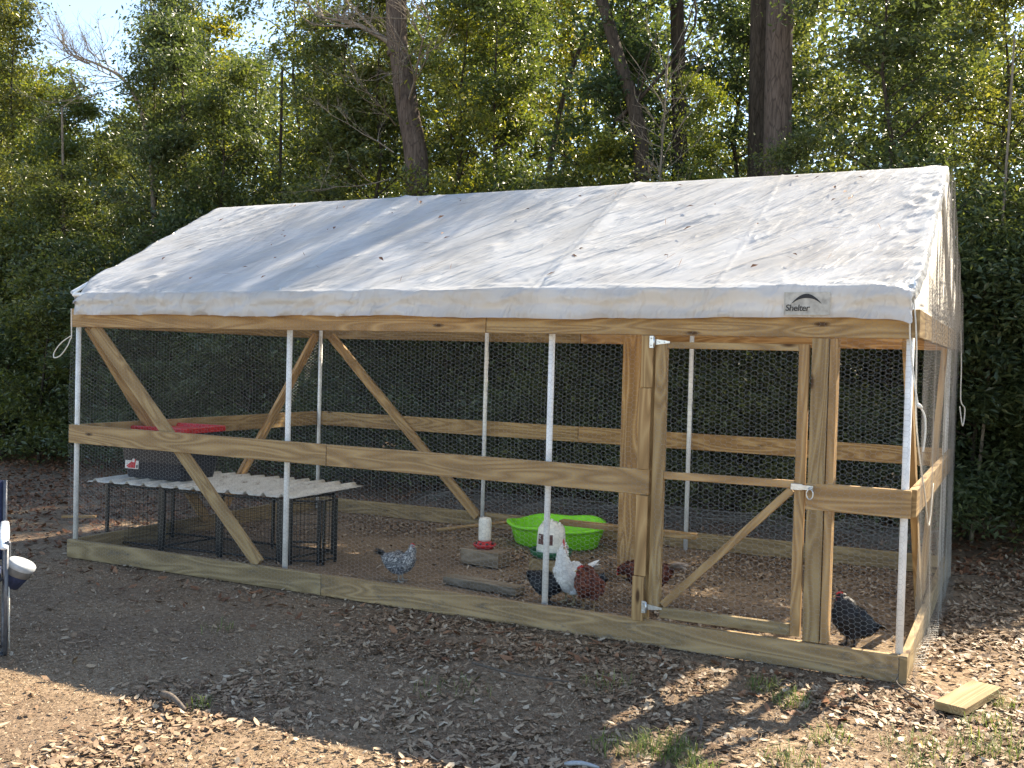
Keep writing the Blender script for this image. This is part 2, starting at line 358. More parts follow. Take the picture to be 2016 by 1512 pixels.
# sides
def sb(x, y0, y1, z, m=MW, z1=None): return board('board', (x, y0, z), (x, y1, z if z1 is None else z1), (1, 0, 0), BW, T, m, run)
xs = -T/2+0.008
sb(xs, -0.004, D, HT-BW/2+0.006); sb(xs+0.012, 0.04, D, ZM-BW/2); sb(xs, -0.004, D, 0.07, MWM)
sb(XL+T/2, T+.002, D-T-.002, HT-BW/2); sb(XL+T/2, T+.002, D-T-.002, ZM-BW/2); sb(XL+T/2, T+.002, D-T-.002, zb(XL), MWM)
# braces (2x4 on the flat)
def brace(p0, p1, face, m=MW, wd=0.089): return board('brace', p0, p1, face, wd, T, m, run)
brace((-5.88, T*1.5+.002, 1.73), (-4.21, T*1.5+.002, 0.10), (0, -1, 0))
brace((-5.87, D-T*1.5-.002, 1.75), (-4.10, D-T*1.5-.002, 0.06), (0, -1, 0))
xl = XL+T*1.5+.002
brace((xl, 0.13, 1.74), (xl, 1.42, 0.06), (1, 0, 0)); brace((xl, 2.93, 1.75), (xl, 1.58, 0.06), (1, 0, 0))
xr = -T*1.5-.004
brace((xr+.0, 0.10, 1.74), (xr+.0, 1.42, 0.10), (1, 0, 0)); brace((xr, 2.93, 1.74), (xr, 1.58, 0.10), (1, 0, 0))
# door posts
zd = 0.142
for (z0, z1) in ((1.432, 1.724), (0.973, 1.430), (0.374, 0.828), (0.12, 0.372)):
    board('post_batten', (-1.405+(0.006 if z0 > 1.4 else 0)-(0.008 if z0 < .2 else 0), -0.008 if z0 > .9 or z0 < .9 else 0, z0+.001), (-1.405+(0.006 if z0 > 1.4 else 0)-(0.008 if z0 < .2 else 0), -0.008, z1-.001), (0, -1, 0), 0.068, 0.014, MW, run)
board('door_post', (-1.402, T+.021, 0.03), (-1.402, T+.021, 1.72), (0, -1, 0), 0.064, T, MW, run)
board('door_post', (-0.466, T/2+.001, 0.141), (-0.466, T/2+.001, 1.722), (0, -1, 0), 0.085, T, MW, run)
board('door_post', (-0.400, T/2+.03, 0.141), (-0.400, T/2+.03, 1.722), (1, 0, 0), 0.089, T, MW, run)
board('centre_post', (-2.06, 1.58, 0.0), (-2.06, 1.58, 2.80), (0, -1, 0), 0.135, 0.09, MWR, run, label='reddish brown upright post in the middle of the run')
# canopy pipes
def pole(x, y, z0, z1, r=0.019):
    mb = MB().tube([(x, y, z0), (x, y, z1)], r, 14)
    return mb
PX = [-6.06, -4.03, -2.045, -0.035]
for i, x in enumerate(PX):
    for y in (T*1.5+.03+(.0), D-T-.024):
        yy = y+(0.03 if y < 1 else -0.035)
        if i in (0, 3): yy = y
        xx = x+(0.06 if i == 0 else (-0.045 if i == 3 else 0))
        if i == 0 and y < 1: xx = -6.055+.0; yy = .062
        if i == 3: xx = -.03; yy = (T+.022) if y < 1 else D-T-.022
        if i == 3: xx = -.058+.02
        if i == 0: xx = max(xx, -6.055)
        mb = pole(xx, yy, -0.03, 1.985); mb.build('pipe_leg', M_PVC, run)
    mb = MB(); xr_ = x+(0.0)
    mb.tube([(xr_, 0.04, 1.94), (xr_, 0.0, 1.985), (xr_, 1.53, 2.835), (xr_, 3.06, 1.985), (xr_, 3.03, 1.94)], 0.017, 10)
    mb.build('rafter_pipe', M_PVC, run)
for (y, z) in ((0.0, 1.972), (1.53, 2.835), (3.06, 1.972)):
    MB().tube([(-6.04, y, z), (-0.02, y, z)], 0.016, 10).build('purlin_pipe', M_PVC, run)

# ---- tarpaulin cover: one draped sheet, folded over eaves and rakes
EY, EZ, RY, RZ = -0.045, 1.985, 1.53, 2.862
def cover():
    prof = []
    prof += [(-0.052-0.006*math.sin(k), 1.822+(EZ-0.03-1.822)*k/9) for k in range(10)]
    prof += [(EY-0.008, EZ-0.012), (EY+0.004, EZ+0.006)]
    n = 118
    for k in range(1, n): prof.append((EY+(RY-EY)*k/n, EZ+(RZ-EZ)*k/n))
    prof.append((RY, RZ-0.004))
    prof2 = [(2*RY-y, z) for y, z in prof[:-1]][::-1]
    prof = prof+prof2
    P = np.array(prof); seg = np.r_[0, np.cumsum(np.hypot(*np.diff(P, axis=0).T))]
    xs_ = np.linspace(-6.03, 0.0, 420)
    # rake hems folded down at both ends
    hem = np.array([0.0, 0.02, 0.04, 0.06])
    nxp = len(xs_)+8
    X = np.concatenate([np.full(4, -6.005), xs_, np.full(4, 0.006)])
    drop = np.concatenate([[0.05, 0.035, 0.02, 0.006], np.zeros(len(xs_)), [0.010, 0.035, 0.06, 0.085]])
    Sg, XX = np.meshgrid(seg, X, indexing='ij')
    Yb = np.repeat(P[:, 0][:, None], nxp, 1); Zb = np.repeat(P[:, 1][:, None], nxp, 1)
    dP = np.gradient(P, axis=0); dP /= np.linalg.norm(dP, axis=1, keepdims=True)+1e-9
    NY = -dP[:, 1][:, None]; NZ = dP[:, 0][:, None]                       # outward normal
    half = seg[-1]/2; s = np.minimum(Sg, seg[-1]-Sg); back = Sg > half
    s0 = 0.17; u = s-s0; slope = 1.80
    v = np.clip(u/slope, 0, 1)
    # x position slides with diagonal wrinkles
    h = np.zeros_like(XX)
    # (a) diagonal tension folds running from lower left to upper right
    for ang, w, amp, sd_ in ((50, 0.115, 0.013, 1), (60, 0.05, 0.0060, 2), (38, 0.07, 0.0065, 3), (72, 0.03, 0.0025, 4)):
        ca, sa = math.cos(R(ang)), math.sin(R(ang))
        al = XX*ca+u*sa; ac = -XX*sa+u*ca
        nse = fbm(al*0.55+3, ac/w+sd_*9, 40+sd_, 2)
        rid = 1-np.abs(2*nse-0.75)*2.0
        msk = np.clip((fbm(XX*0.8, u*0.8, 60+sd_, 2)-0.22)*3.0, 0.1, 1)
        h += 1.0*amp*rid*msk*np.clip(v*6, 0, 1)
    # (b) radiating puckers where the sheet is pulled down over pipe ends
    for xa, am, rr in ((-5.72, .5, .3), (-5.2, 1.0, .28), (-4.03, 1.1, .22), (-3.3, .3, .4), (-2.07, .9, .25), (-1.62, .45, .15), (-0.62, 1.2, .22), (-0.12, .6, .2)):
        dx = XX-xa-u*.35; r = np.hypot(dx, u)+1e-3; th = np.arctan2(u, dx)
        pk = (fbm(th*5.5+xa*9, r*1.2, 5, 2)-.4)*2.6*np.exp(-r/rr)*np.clip(r/0.04, 0, 1)
        h += 0.017*am*pk*(u > -0.02)
    h += (fbm(XX*7, u*7, 171, 3)-0.45)*0.030*np.exp(-((XX+3.05+u*-.45)/.10)**2)*np.clip(v*5, 0, 1)
    h += (fbm(XX*1.8, u*0+1, 172, 2)-0.45)*0.030*np.exp(-(u/0.10)**2)
    # (c) crinkles
    def crease(x_, y_, sd_, pw=5): return (1-np.abs(2*vnoise(x_, y_, sd_)-1))**pw
    zone = np.clip((fbm(XX*0.9, u*1.1, 72, 2)-0.28)*3.5, 0.12, 1)*np.clip(v*6, 0, 1)
    ca, sa = math.cos(R(55)), math.sin(R(55)); al = XX*ca+u*sa; ac = -XX*sa+u*ca
    h += zone*(0.008*crease(al*1.6, ac*9, 701)+0.006*crease(al*3+1, ac*15, 702)+0.002*crease(XX*16, u*11, 703, 3)+0.002*crease(XX*9+u*5, u*24, 704, 3))
    lf = np.clip((-4.2-XX)/1.2, 0, 1); h += lf*0.012*(crease((XX+.5*u)*1.1, (-XX*.8+u*.35)*13, 705, 2)-.3)*np.clip(v*5, 0, 1)
    h += (fbm(XX*5+u*2, u*30, 74, 3)-0.45)*0.016*np.exp(-(v/0.06)**2)*(u > 0)      # horizontal creases by the eave
    h *= np.where(u > 0, np.clip((1-v)/.06, 0.15, 1), 1)
    # (d) sag between the rafters
    fr_ = ((XX+6.03)/2.01) % 1.0
    h += -0.036*np.sin(np.pi*fr_)**0.7*np.sin(np.pi*np.clip(v, 0, 1))*(v > 0)
    # right edge band is crinkled and slack
    e = np.clip((XX+0.35)/0.25, 0, 1); h += e*(crease(XX*11, u*13, 77, 2)-0.3)*0.010*np.clip(v*5, 0, 1)
    # welded seams
    for xsm in (-4.9, -3.72, -2.10, -1.02):
        h += 0.006*np.exp(-((XX-xsm)/0.010)**2)
    for xsm in PX[1:3]:
        h += 0.016*np.exp(-np.abs(XX-xsm)/0.05)*np.clip(v*6, 0, 1)
    val = (u < 0)
    vv = np.clip(-u/s0, 0, 1)
    h = np.where(val, (fbm(XX*2.2, vv*1.1, 80, 3)-0.45)*0.05*vv+0.006*np.sin(XX*9+vv*2)*vv+0.020*(1-np.abs(2*vnoise(XX*4+vv*1.5, vv*1.4, 81)-1))**4+0.012*(1-np.abs(2*vnoise(XX*9-vv*2, vv*2.5, 82)-1))**3, h)
    lab = np.exp(-((XX+0.53)/0.16)**4); h = np.where(val, h*(1-lab), h)
    hx = np.where(val, 0, 0)
    yo = Yb+NY*h; zo = Zb+NZ*h
    # drop for hems
    yo = yo-NY*drop[None, :]; zo = zo-NZ*drop[None, :]
    # rounded, pulled-in corner at the eave ends, wavy lower hem
    zo += np.where(vv > 0.6, (fbm(XX*1.3, XX*0, 90, 3)-0.45)*0.03*(vv-0.6)/0.4, 0)
    cl = np.clip((XX+6.03+0.0)/0.22, 0, 1); crn = np.clip(1-v/0.12, 0, 1)
    zo -= (1-cl)**2*0.05*crn*(u > -0.05); XX2 = XX+np.where(XX < -3, (1-cl)*0.06*crn, 0)
    cr_ = np.clip((-XX)/0.14, 0, 1); zo -= (1-cr_)**2*0.02*crn; XX2 = XX2-np.where(XX > -3, (1-cr_)*0.035*crn, 0)
    # hem crinkle at the rakes
    XX2 = XX2+np.where(drop[None, :] > 0, (fbm(u*13, XX*3+drop[None, :]*60, 95, 3)-0.45)*np.where(XX > -3, 0.03, 0.008), 0)
    V = np.stack([XX2.ravel(), yo.ravel(), zo.ravel()], 1)
    a_, b_ = XX.shape; q = (np.arange(a_-1)[:, None]*b_+np.arange(b_-1)[None, :]).ravel()
    return npmesh('cover', V, np.stack([q, q+1, q+b_+1, q+b_], 1), True)
m, t, p = mat('white_tarpaulin')
n1 = N(t, 'ShaderNodeTexNoise', Scale=2.2, Detail=6.0); t.links.new(vec(t, (1, 1, 1)), n1.inputs['Vector'])
n2 = N(t, 'ShaderNodeTexNoise', Scale=55.0, Detail=8.0, Roughness=0.7); t.links.new(vec(t, (1, 1, 1)), n2.inputs['Vector'])
n3 = N(t, 'ShaderNodeTexNoise', Scale=16.0, Detail=4.0); t.links.new(vec(t, (1.0, 2.6, 1.6)), n3.inputs['Vector'])
col = ramp(t, n1.outputs['Fac'], [(0.35, (0.51, 0.51, 0.51)), (0.6, (0.63, 0.645, 0.665))]).outputs[0]
col = mixc(t, ramp(t, n2.outputs['Fac'], [(0.60, (0, 0, 0)), (0.78, (0.35, 0.35, 0.35))]).outputs[0], col, (0.36, 0.33, 0.28))
t.links.new(col, p.inputs['Base Color']); p.inputs['Roughness'].default_value = 0.36; p.inputs['Specular IOR Level'].default_value = 0.42
hm = mixc(t, 0.4, n2.outputs['Fac'], n3.outputs['Fac'])
def wr(rot, sc_, scale, typ='FBM', det=4.0):
    c_ = t.nodes.new('ShaderNodeTexCoord'); a1 = t.nodes.new('ShaderNodeMapping'); a1.inputs['Rotation'].default_value = (R(-28), 0, 0)
    a2 = t.nodes.new('ShaderNodeMapping'); a2.inputs['Rotation'].default_value = (0, 0, R(rot)); a3 = t.nodes.new('ShaderNodeMapping'); a3.inputs['Scale'].default_value = sc_
    q_ = N(t, 'ShaderNodeTexNoise', Scale=scale, Detail=det, Roughness=.55, Distortion=.25); q_.noise_type = typ
    t.links.new(c_.outputs['Object'], a1.inputs[0]); t.links.new(a1.outputs[0], a2.inputs[0]); t.links.new(a2.outputs[0], a3.inputs[0]); t.links.new(a3.outputs[0], q_.inputs['Vector']); return q_.outputs['Fac']
w1 = ramp(t, wr(-58, (1, 6, 1), 1.0), [(.40, (0, 0, 0)), (.52, (1, 1, 1)), (.60, (.25, .25, .25))]).outputs[0]
w2 = ramp(t, wr(-68, (1, 4.5, 1), 4.0), [(.42, (0, 0, 0)), (.52, (1, 1, 1)), (.60, (.1, .1, .1))]).outputs[0]
w3 = ramp(t, wr(-45, (1, 2, 1), 10), [(.40, (0, 0, 0)), (.52, (1, 1, 1)), (.64, (0, 0, 0))]).outputs[0]
b1 = t.nodes.new('ShaderNodeBump'); b1.inputs['Strength'].default_value = .62; b1.inputs['Distance'].default_value = .022; t.links.new(w1, b1.inputs['Height'])
b2 = t.nodes.new('ShaderNodeBump'); b2.inputs['Strength'].default_value = .18; b2.inputs['Distance'].default_value = .006; t.links.new(w2, b2.inputs['Height']); t.links.new(b1.outputs[0], b2.inputs['Normal'])
b3 = t.nodes.new('ShaderNodeBump'); b3.inputs['Strength'].default_value = .10; b3.inputs['Distance'].default_value = .004; t.links.new(w3, b3.inputs['Height']); t.links.new(b2.outputs[0], b3.inputs['Normal'])
b4 = t.nodes.new('ShaderNodeBump'); b4.inputs['Strength'].default_value = .22; b4.inputs['Distance'].default_value = .004; t.links.new(hm, b4.inputs['Height']); t.links.new(b3.outputs[0], b4.inputs['Normal']); t.links.new(b4.outputs[0], p.inputs['Normal'])
tr = N(t, 'ShaderNodeBsdfTranslucent', Color=(0.86, 0.82, 0.75, 1)); ms = N(t, 'ShaderNodeMixShader'); ms.inputs[0].default_value = 0.40
t.links.new(p.outputs[0], ms.inputs[1]); t.links.new(tr.outputs[0], ms.inputs[2]); t.links.new(ms.outputs[0], t.nodes['Material Output'].inputs['Surface'])
M_TARP = m
cov = link('cover', cover(), M_TARP, run, label='wrinkled white tarpaulin cover with hanging eave flap')
V = []; F = []
for k in range(200):
    x = -5.98+5.92*k/199; V += [(x, -0.044, 1.835), (x, -0.044, 1.868)]
for k in range(199): F.append((2*k, 2*k+2, 2*k+3, 2*k+1))
MB().add(V, F).build('hem', M_TARP, cov)
# patch with arch emblem and lettering
pt = MB().box((-0.645, -0.0665, 1.838), (-0.415, -0.0640, 1.956)).build('patch', M_PATCH, cov)
arc = MB(); V = []; F = []; na = 24
for k in range(na+1):
    th = -1+2*k/na; xo = -0.532+0.075*th; zo = 1.9475-0.050*abs(th)**1.9; zi = 1.9475-0.022-0.030*abs(th)**2.2
    if k in (0, na): zi = zo-0.001
    V += [(xo, -0.0690, zo), (xo, -0.0690, zi), (xo, -0.0668, zo), (xo, -0.0668, zi)]
for k in range(na):
    a_ = 4*k; F += [(a_, a_+1, a_+5, a_+4), (a_+2, a_+6, a_+7, a_+3), (a_, a_+4, a_+6, a_+2), (a_+1, a_+3, a_+7, a_+5)]
arc.add(V, F).build('arch_emblem', M_BLACKINK, cov)
tx = bpy.data.curves.new('lettering', 'FONT'); tx.body = 'Shelter'; tx.size = 0.046; tx.extrude = 0.0008; tx.space_character = 0.93; tx.shear = 0.12; tx.offset = 0.0006
to = bpy.data.objects.new('lettering_source', tx); C.objects.link(to); bpy.context.view_layer.update()
tm = bpy.data.meshes.new_from_object(to); bpy.data.objects.remove(to)
lt = link('lettering', tm, M_FADED, cov); lt.matrix_basis = Matrix.Translation((-0.638, -0.0680, 1.860)) @ Matrix.Rotation(R(90), 4, 'X')

# ---- hexagonal wire netting
def hexwire(name, O, U, Vv, w, h, parent, keep=None, disp=None, pitch=0.027, r=0.00050, label=None, seed=0, m=None):
    s_ = pitch/math.sqrt(3); sx = s_*1.5*1.22; nxh = int(w/sx)+2; nyh = int(h/pitch)+2
    i, j = np.meshgrid(np.arange(nxh), np.arange(nyh), indexing='ij')
    cx = i*sx; cy = (j+0.5*(i % 2))*pitch
    hw = s_*1.22
    def vt(k):
        a_ = math.radians(60*k); return cx+hw*math.cos(a_), cy+s_*math.sin(a_)
    A, B = [], []
    for k0, k1 in ((1, 2), (0, 1), (0, -1)):
        A.append(np.stack([q.ravel() for q in vt(k0)], 1)); B.append(np.stack([q.ravel() for q in vt(k1)], 1))
    A = np.concatenate(A); B = np.concatenate(B)
    def warp(q):   # irregular cells
        x, y = q[:, 0], q[:, 1]
        return np.stack([x+(vnoise(x*9, y*9, seed+1)-.5)*.012+(vnoise(x*1.6, y*1.6, seed+5)-.5)*.05, y+(vnoise(x*9, y*9, seed+2)-.5)*.008+(vnoise(x*1.3, y*1.3, seed+6)-.5)*.04], 1)
    A = warp(A); B = warp(B); M_ = (A+B)/2
    k = (A[:, 0] > 0) & (A[:, 0] < w) & (B[:, 0] > 0) & (B[:, 0] < w) & (A[:, 1] > 0) & (A[:, 1] < h) & (B[:, 1] > 0) & (B[:, 1] < h)
    if keep is not None: k &= keep(M_[:, 0], M_[:, 1])
    A, B = A[k], B[k]
    O = np.array(O, float); U = np.array(U, float); Vv = np.array(Vv, float); Nn = np.cross(U, Vv)
    def P3(q):
        d = (vnoise(q[:, 0]*2.1, q[:, 1]*2.1, seed+3)-.5)*0.006
        P_ = O+q[:, :1]*U+q[:, 1:]*Vv+d[:, None]*Nn
        if disp is not None: P_ = P_+disp(q[:, 0], q[:, 1])
        return P_
    a3, b3 = P3(A), P3(B); d = b3-a3; d /= np.linalg.norm(d, axis=1, keepdims=True)+1e-9
    p1 = np.cross(d, Nn+0.01); p1 /= np.linalg.norm(p1, axis=1, keepdims=True); p2 = np.cross(d, p1)
    n = len(a3); V = np.empty((n, 6, 3), np.float32)
    for q in range(3):
        t_ = 2*math.pi*q/3; o_ = (p1*math.cos(t_)+p2*math.sin(t_))*r
        V[:, q] = a3+o_; V[:, 3+q] = b3+o_
    base = (np.arange(n)*6)[:, None]
    F = np.concatenate([base+np.array([q, (q+1) % 3, 3+(q+1) % 3, 3+q]) for q in range(3)], 1).reshape(-1, 4)
    return link(name, npmesh(name, V.reshape(-1, 3), F), m or M_WIRE, parent, label=label, kind='stuff')
YW = -0.004
# door opening from x=-1.365 to -0.515, z 0.15..1.70
hexwire('wire_netting', (XL, YW, -0.03), (1, 0, 0), (0, 0, 1), 6.06, 1.86, run, keep=lambda u, v: ~((u+XL > -1.372) & (u+XL < -0.512) & (v > 0.18) & (v < 1.75)), seed=11)
hexwire('wire_netting', (XL, D+.004, -0.03), (1, 0, 0), (0, 0, 1), 6.06, 1.86, run, seed=21, pitch=0.030)
hexwire('wire_netting', (XL-.004, 0, -0.03), (0, 1, 0), (0, 0, 1), D, 1.86, run, seed=31, pitch=0.030)
def bulge(u, v):
    k = np.sin(np.pi*np.clip(u/3.1, 0, 1))
    b = 0.05*k*np.clip((1.2-v)/1.2, 0, 1)*vnoise(u*1.1, v*0.9, 3)+0.03*(vnoise(u*3.2, v*1.0, 44)-.3)
    return np.stack([np.clip(b, 0, 1)+0.010, 0*u, 0*u], 1)
hexwire('wire_netting', (0.012, 0.0, 0.0), (0, 1, 0), (0, 0, 1), D+.04, 1.95, run, disp=bulge, seed=41, pitch=0.029)
def fold(u, v):
    b = 0.025+0.03*np.sin(u*7+1)*vnoise(u*2, v*.7, 9)
    return np.stack([b, 0.05*(vnoise(u*2, v*1.1, 5)-.5), -0.04*np.abs(np.sin(u*4))], 1)
hexwire('wire_netting', (0.012, 1.5, -0.02), (0, 1, 0), (0, 0, 1), 1.58, 2.0, run, disp=fold, seed=51, pitch=0.027, label='slack second layer of galvanised netting on the side')
# gable netting, gathered into loose vertical folds and hanging from the rakes
gab = lambda u, v: (v < (0.86-abs(1)*0)+0*u) & (v < 0.98-np.abs(u-1.53)*0.575)
def gfold(u, v): return np.stack([0.012+0.03*(0.5+0.5*np.sin(u*16+2*vnoise(u*3, v*2, 8)))*np.clip(1-v, 0.2, 1), 0*u, 0*u], 1)
hexwire('gable_netting', (0.010, 0, 1.86), (0, 1, 0), (0, 0, 1), D, 1.1, run, keep=lambda u, v: v < 0.97-np.abs(u-1.53)*0.565, disp=gfold, seed=61, pitch=0.022, r=0.0006, m=M_WIRE2)
hexwire('gable_netting', (0.030, 0, 1.70), (0, 1, 0), (0, 0, 1), D, 1.3, run, keep=lambda u, v: v-0.16 < 0.95-np.abs(u-1.53)*0.565, disp=gfold, seed=62, pitch=0.025, r=0.0006, m=M_WIRE2)
hexwire('gable_netting', (XL+.01, 0, 1.86), (0, 1, 0), (0, 0, 1), D, 1.1, run, keep=lambda u, v: v < 0.95-np.abs(u-1.53)*0.565, seed=63)
# apron lying on the ground behind the back wall
def apr(u, v): return np.stack([0*u, 0.05*(vnoise(u*2, v*2, 2)), 0.16*vnoise(u*2.6, v*3, 7)*np.sin(np.pi*np.clip(v/.6, 0, 1))+0.0095*(u-6.1)], 1)
for q in range(3):
    hexwire('ground_netting', (-5.2+q*.12, D+.03+q*.06, 0.02+q*.03), (1, 0, 0), (0, math.cos(.25), math.sin(.25)), 4.9, 0.62, run, disp=apr, seed=71+q, pitch=0.030, r=0.0008, label='loose netting apron lying on the ground behind the run')
hexwire('ground_netting', (0.02, 0.0, 0.02), (0, 1, 0), (1, 0, -0.02), D-.5, 0.07, run, disp=lambda u, v: np.stack([0.02*vnoise(u*3, v*3, 4), 0*u, 0.05*vnoise(u*4, v*6, 5)+0.05*np.clip(1-v/.16, 0, 1)], 1), seed=81, pitch=0.027, label='crumpled netting skirt at the foot of the side')

# ---- door
door = MB().box((-1.3605, -0.002, 0.190), (-1.2900, 0.036, 1.690), 0.003).build('door', None, run, label='framed netting door with diagonal brace and latch')
door.data.materials.append(MW)
# its local grain runs upright: rebuild stile as a board so the grain follows
bpy.data.objects.remove(door)
door = board('door', (-1.322, 0.018, 0.190), (-1.322, 0.018, 1.690), (0, -1, 0), 0.066, T, MW, run, 'framed netting door with diagonal brace, hinges and latch')
inv = door.matrix_basis.inverted()
def dpart(ob): ob.parent = door; ob.matrix_parent_inverse = inv; return ob
dpart(board('stile', (-0.548, 0.018, 0.160), (-0.548, 0.018, 1.690), (0, -1, 0), 0.052, T, MW, None))
dpart(board('rail', (-1.288, 0.018, 1.672), (-0.575, 0.018, 1.672), (0, -1, 0), 0.036, T, MW, None))
dpart(board('rail', (-1.288, 0.018, 0.948), (-0.575, 0.018, 0.955), (0, -1, 0), 0.040, 0.034, MW, None))
dpart(board('rail', (-1.288, 0.018, 0.182), (-0.575, 0.018, 0.188), (0, -1, 0), 0.060, T, MWM, None))
dpart(board('diagonal_brace', (-1.275, 0.020, 0.222), (-0.590, 0.020, 0.925), (0, -1, 0), 0.042, 0.030, MW, None))
o_ = hexwire('door_netting', (-1.345, -0.0045, 0.165), (1, 0, 0), (0, 0, 1), 0.81, 1.52, None, seed=91, pitch=0.029); dpart(o_)
def t_hinge(x, z, dx):
    mb = MB(); mb.box((x-.014, -0.022, z-.034), (x+.010, -0.018, z+.034), 0.001); mb.tube([(x+.013, -0.022, z-.03), (x+.013, -0.022, z+.03)], 0.005, 8)
    mb.add([(x+.016, -0.0085, z+.016), (x+.016, -0.0085, z-.016), (x+dx, -0.0085, z-.005), (x+dx, -0.0085, z+.005), (x+.016, -0.0055, z+.016), (x+.016, -0.0055, z-.016), (x+dx, -0.0055, z-.005), (x+dx, -0.0055, z+.005)],
           [(0, 1, 2, 3), (4, 7, 6, 5), (0, 3, 7, 4), (1, 5, 6, 2), (2, 6, 7, 3), (0, 4, 5, 1)])
    for q in (-.02, .02): mb.tube([(x-.003, -0.026, z+q), (x-.003, -0.021, z+q)], 0.004, 6)
    for q in (.04, .07): mb.tube([(x+q, -0.012, z), (x+q, -0.0075, z)], 0.0035, 6)
    dpart(mb.build('hinge', M_ZINC, None))
t_hinge(-1.372, 1.688, 0.10); t_hinge(-1.372, 0.205, 0.10)
mb = MB(); mb.box((-0.590, -0.016, 0.930), (-0.530, -0.008, 0.962), 0.001).box((-0.532, -0.020, 0.934), (-0.475, -0.016, 0.958), 0.001)
mb.tube([(-0.495, -0.022, 0.946), (-0.495, -0.036, 0.946), (-0.48, -0.036, 0.946), (-0.48, -0.022, 0.946)], 0.004, 8)
ring = [(-0.488+.017*math.sin(a_), -0.034, 0.915+.026*math.cos(a_)) for a_ in np.linspace(0, 2*math.pi, 16)]
mb.tube(ring, 0.0035, 6); dpart(mb.build('latch', M_ZINC, None))

# ---- staples / ropes
def rope(pts, r=0.0045, lab=None): return MB().tube(smooth_path(pts, 7), r, 8).build('rope', M_ROPE, run, label=lab)
rope([(-5.985, -0.066, 1.862), (-6.0, -0.05, 1.75), (-6.005, -0.045, 1.645), (-6.01, -0.05, 1.63), (-6.03, -0.06, 1.575), (-6.09, -0.07, 1.505), (-6.16, -0.07, 1.485), (-6.175, -0.06, 1.525), (-6.11, -0.05, 1.60), (-6.01, -0.045, 1.655)], lab='pale cord with a loop hanging from the left corner')
rope([(-0.035, -0.062, 1.85), (-0.032, -0.03, 1.72), (-0.012, -0.022, 1.55), (0.012, -0.018, 1.41), (0.028, -0.018, 1.385), (0.048, -0.016, 1.34), (0.052, -0.014, 1.26), (0.045, -0.014, 1.17)], lab='white cord knotted at the front right corner')
MB().tube([(0.010, -0.022, 1.405), (0.02, -0.026, 1.395), (0.034, -0.022, 1.385)], [0.008, 0.012, 0.006], 8).build('rope_knot', M_ROPE, run)
rope([(-0.03, 0.0, 1.97), (-0.005, -0.01, 1.72), (0.0, 0.1, 1.3), (0.03, 0.4, 0.9), (0.03, 0.75, 0.7), (0.02, 1.1, 0.9)], 0.004)
rope([(0.035, D+.02, 1.95), (0.05, D+.03, 1.6), (0.055, D+.03, 1.35), (0.085, D+.05, 1.28), (0.075, D+.03, 1.15), (0.05, D+.02, 1.3)])
rope([(-5.99, D-.08, 1.75), (-5.98, D-.09, 1.6), (-5.995, D-.085, 1.5)], 0.004)

# ------------------------------------------------------------------ things inside the run
# perch
board('x', (0, 0, 0), (1, 0, 0), (0, 0, 1), 0.1, 0.1, MW, None) and None
bpy.data.objects.remove(bpy.data.objects['x'])
pr = board('perch_board', (-2.66, 1.71, 0.325), (-1.585, 1.70, 0.325), (0, 0, 1), 0.089, T, MWR, None); tag(pr, 'flat reddish board crossing behind the centre post as a low perch', 'perch')
tag(board('wooden_plank', (-3.12, 0.80, -0.005), (-2.50, 0.70, 0.008), (0, 0, 1), 0.12, 0.055, MWG, None), 'grey weathered plank lying flat on the run floor', 'plank')
tag(MB().tube([(-4.20, 2.42, 0.0), (-3.85, 2.60, 0.06), (-3.45, 2.80, 0.12)], [0.018, 0.017, 0.013], 7).build('wooden_stick', MW), 'pale bare stick leaning up beside the green pool', 'stick')
tag(board('timber_block', (-3.36, 1.49, 0.035), (-3.01, 1.45, 0.035), (0, 0, 1), 0.17, 0.115, MWG, None), 'low brown timber block under the small red based waterer', 'timber block')
tag(board('timber_block', (-2.53, 1.20, 0.050), (-2.53, 1.42, 0.050), (0, 0, 1), 0.30, 0.155, MW, None), 'tall pale timber block under the large green based waterer', 'timber block')
# small waterer
wt = empty('poultry_waterer', (-3.21, 1.50, 0.093), 'small white jar waterer with red flower base on a wooden block', 'waterer')
mb = MB().lathe([(0.0, 0.0), (0.062, 0.0), (0.088, 0.022), (0.090, 0.034), (0.084, 0.038), (0.072, 0.030), (0.055, 0.052), (0.040, 0.062), (0.0, 0.062)], 32)
mb.build('base', M_RED, wt)
mb = MB()
for k in range(8):
    a_ = 2*math.pi*k/8; mb.tube([(0.066*math.cos(a_), 0.066*math.sin(a_), 0.038), (0.070*math.cos(a_), 0.070*math.sin(a_), 0.0425)], 0.011, 8)
mb.build('feeding_hole', M_TOTE, wt, kind='stuff')
MB().lathe([(0.0, 0.060), (0.046, 0.060), (0.050, 0.075), (0.050, 0.215), (0.044, 0.236), (0.02, 0.243), (0.0, 0.244)], 28).build('jar', M_MILK, wt)
# large waterer
wt = empty('poultry_waterer', (-2.555, 1.31, 0.129), 'large cream bell waterer with dark green tray', 'waterer')
MB().lathe([(0.0, 0.0), (0.10, 0.0), (0.145, 0.02), (0.160, 0.055), (0.156, 0.060), (0.138, 0.030), (0.10, 0.018), (0.0, 0.018)], 36).build('tray', M_DKGREEN, wt)
mb = MB().lathe([(0.0, 0.02), (0.108, 0.022), (0.108, 0.05), (0.103, 0.16), (0.097, 0.215), (0.080, 0.240), (0.045, 0.250), (0.045, 0.262), (0.0, 0.262)], 36)
mb.build('tank', M_MILK, wt)
for a0_, a1_ in (((-0.010, -0.006, 0.262), (0.010, 0.006, 0.282)), ((0.055, -0.008, 0.240), (0.072, 0.008, 0.262)), ((-0.072, -0.008, 0.240), (-0.055, 0.008, 0.262))): MB().box(a0_, a1_, 0.003).build('handle_lug', M_MILK, wt)
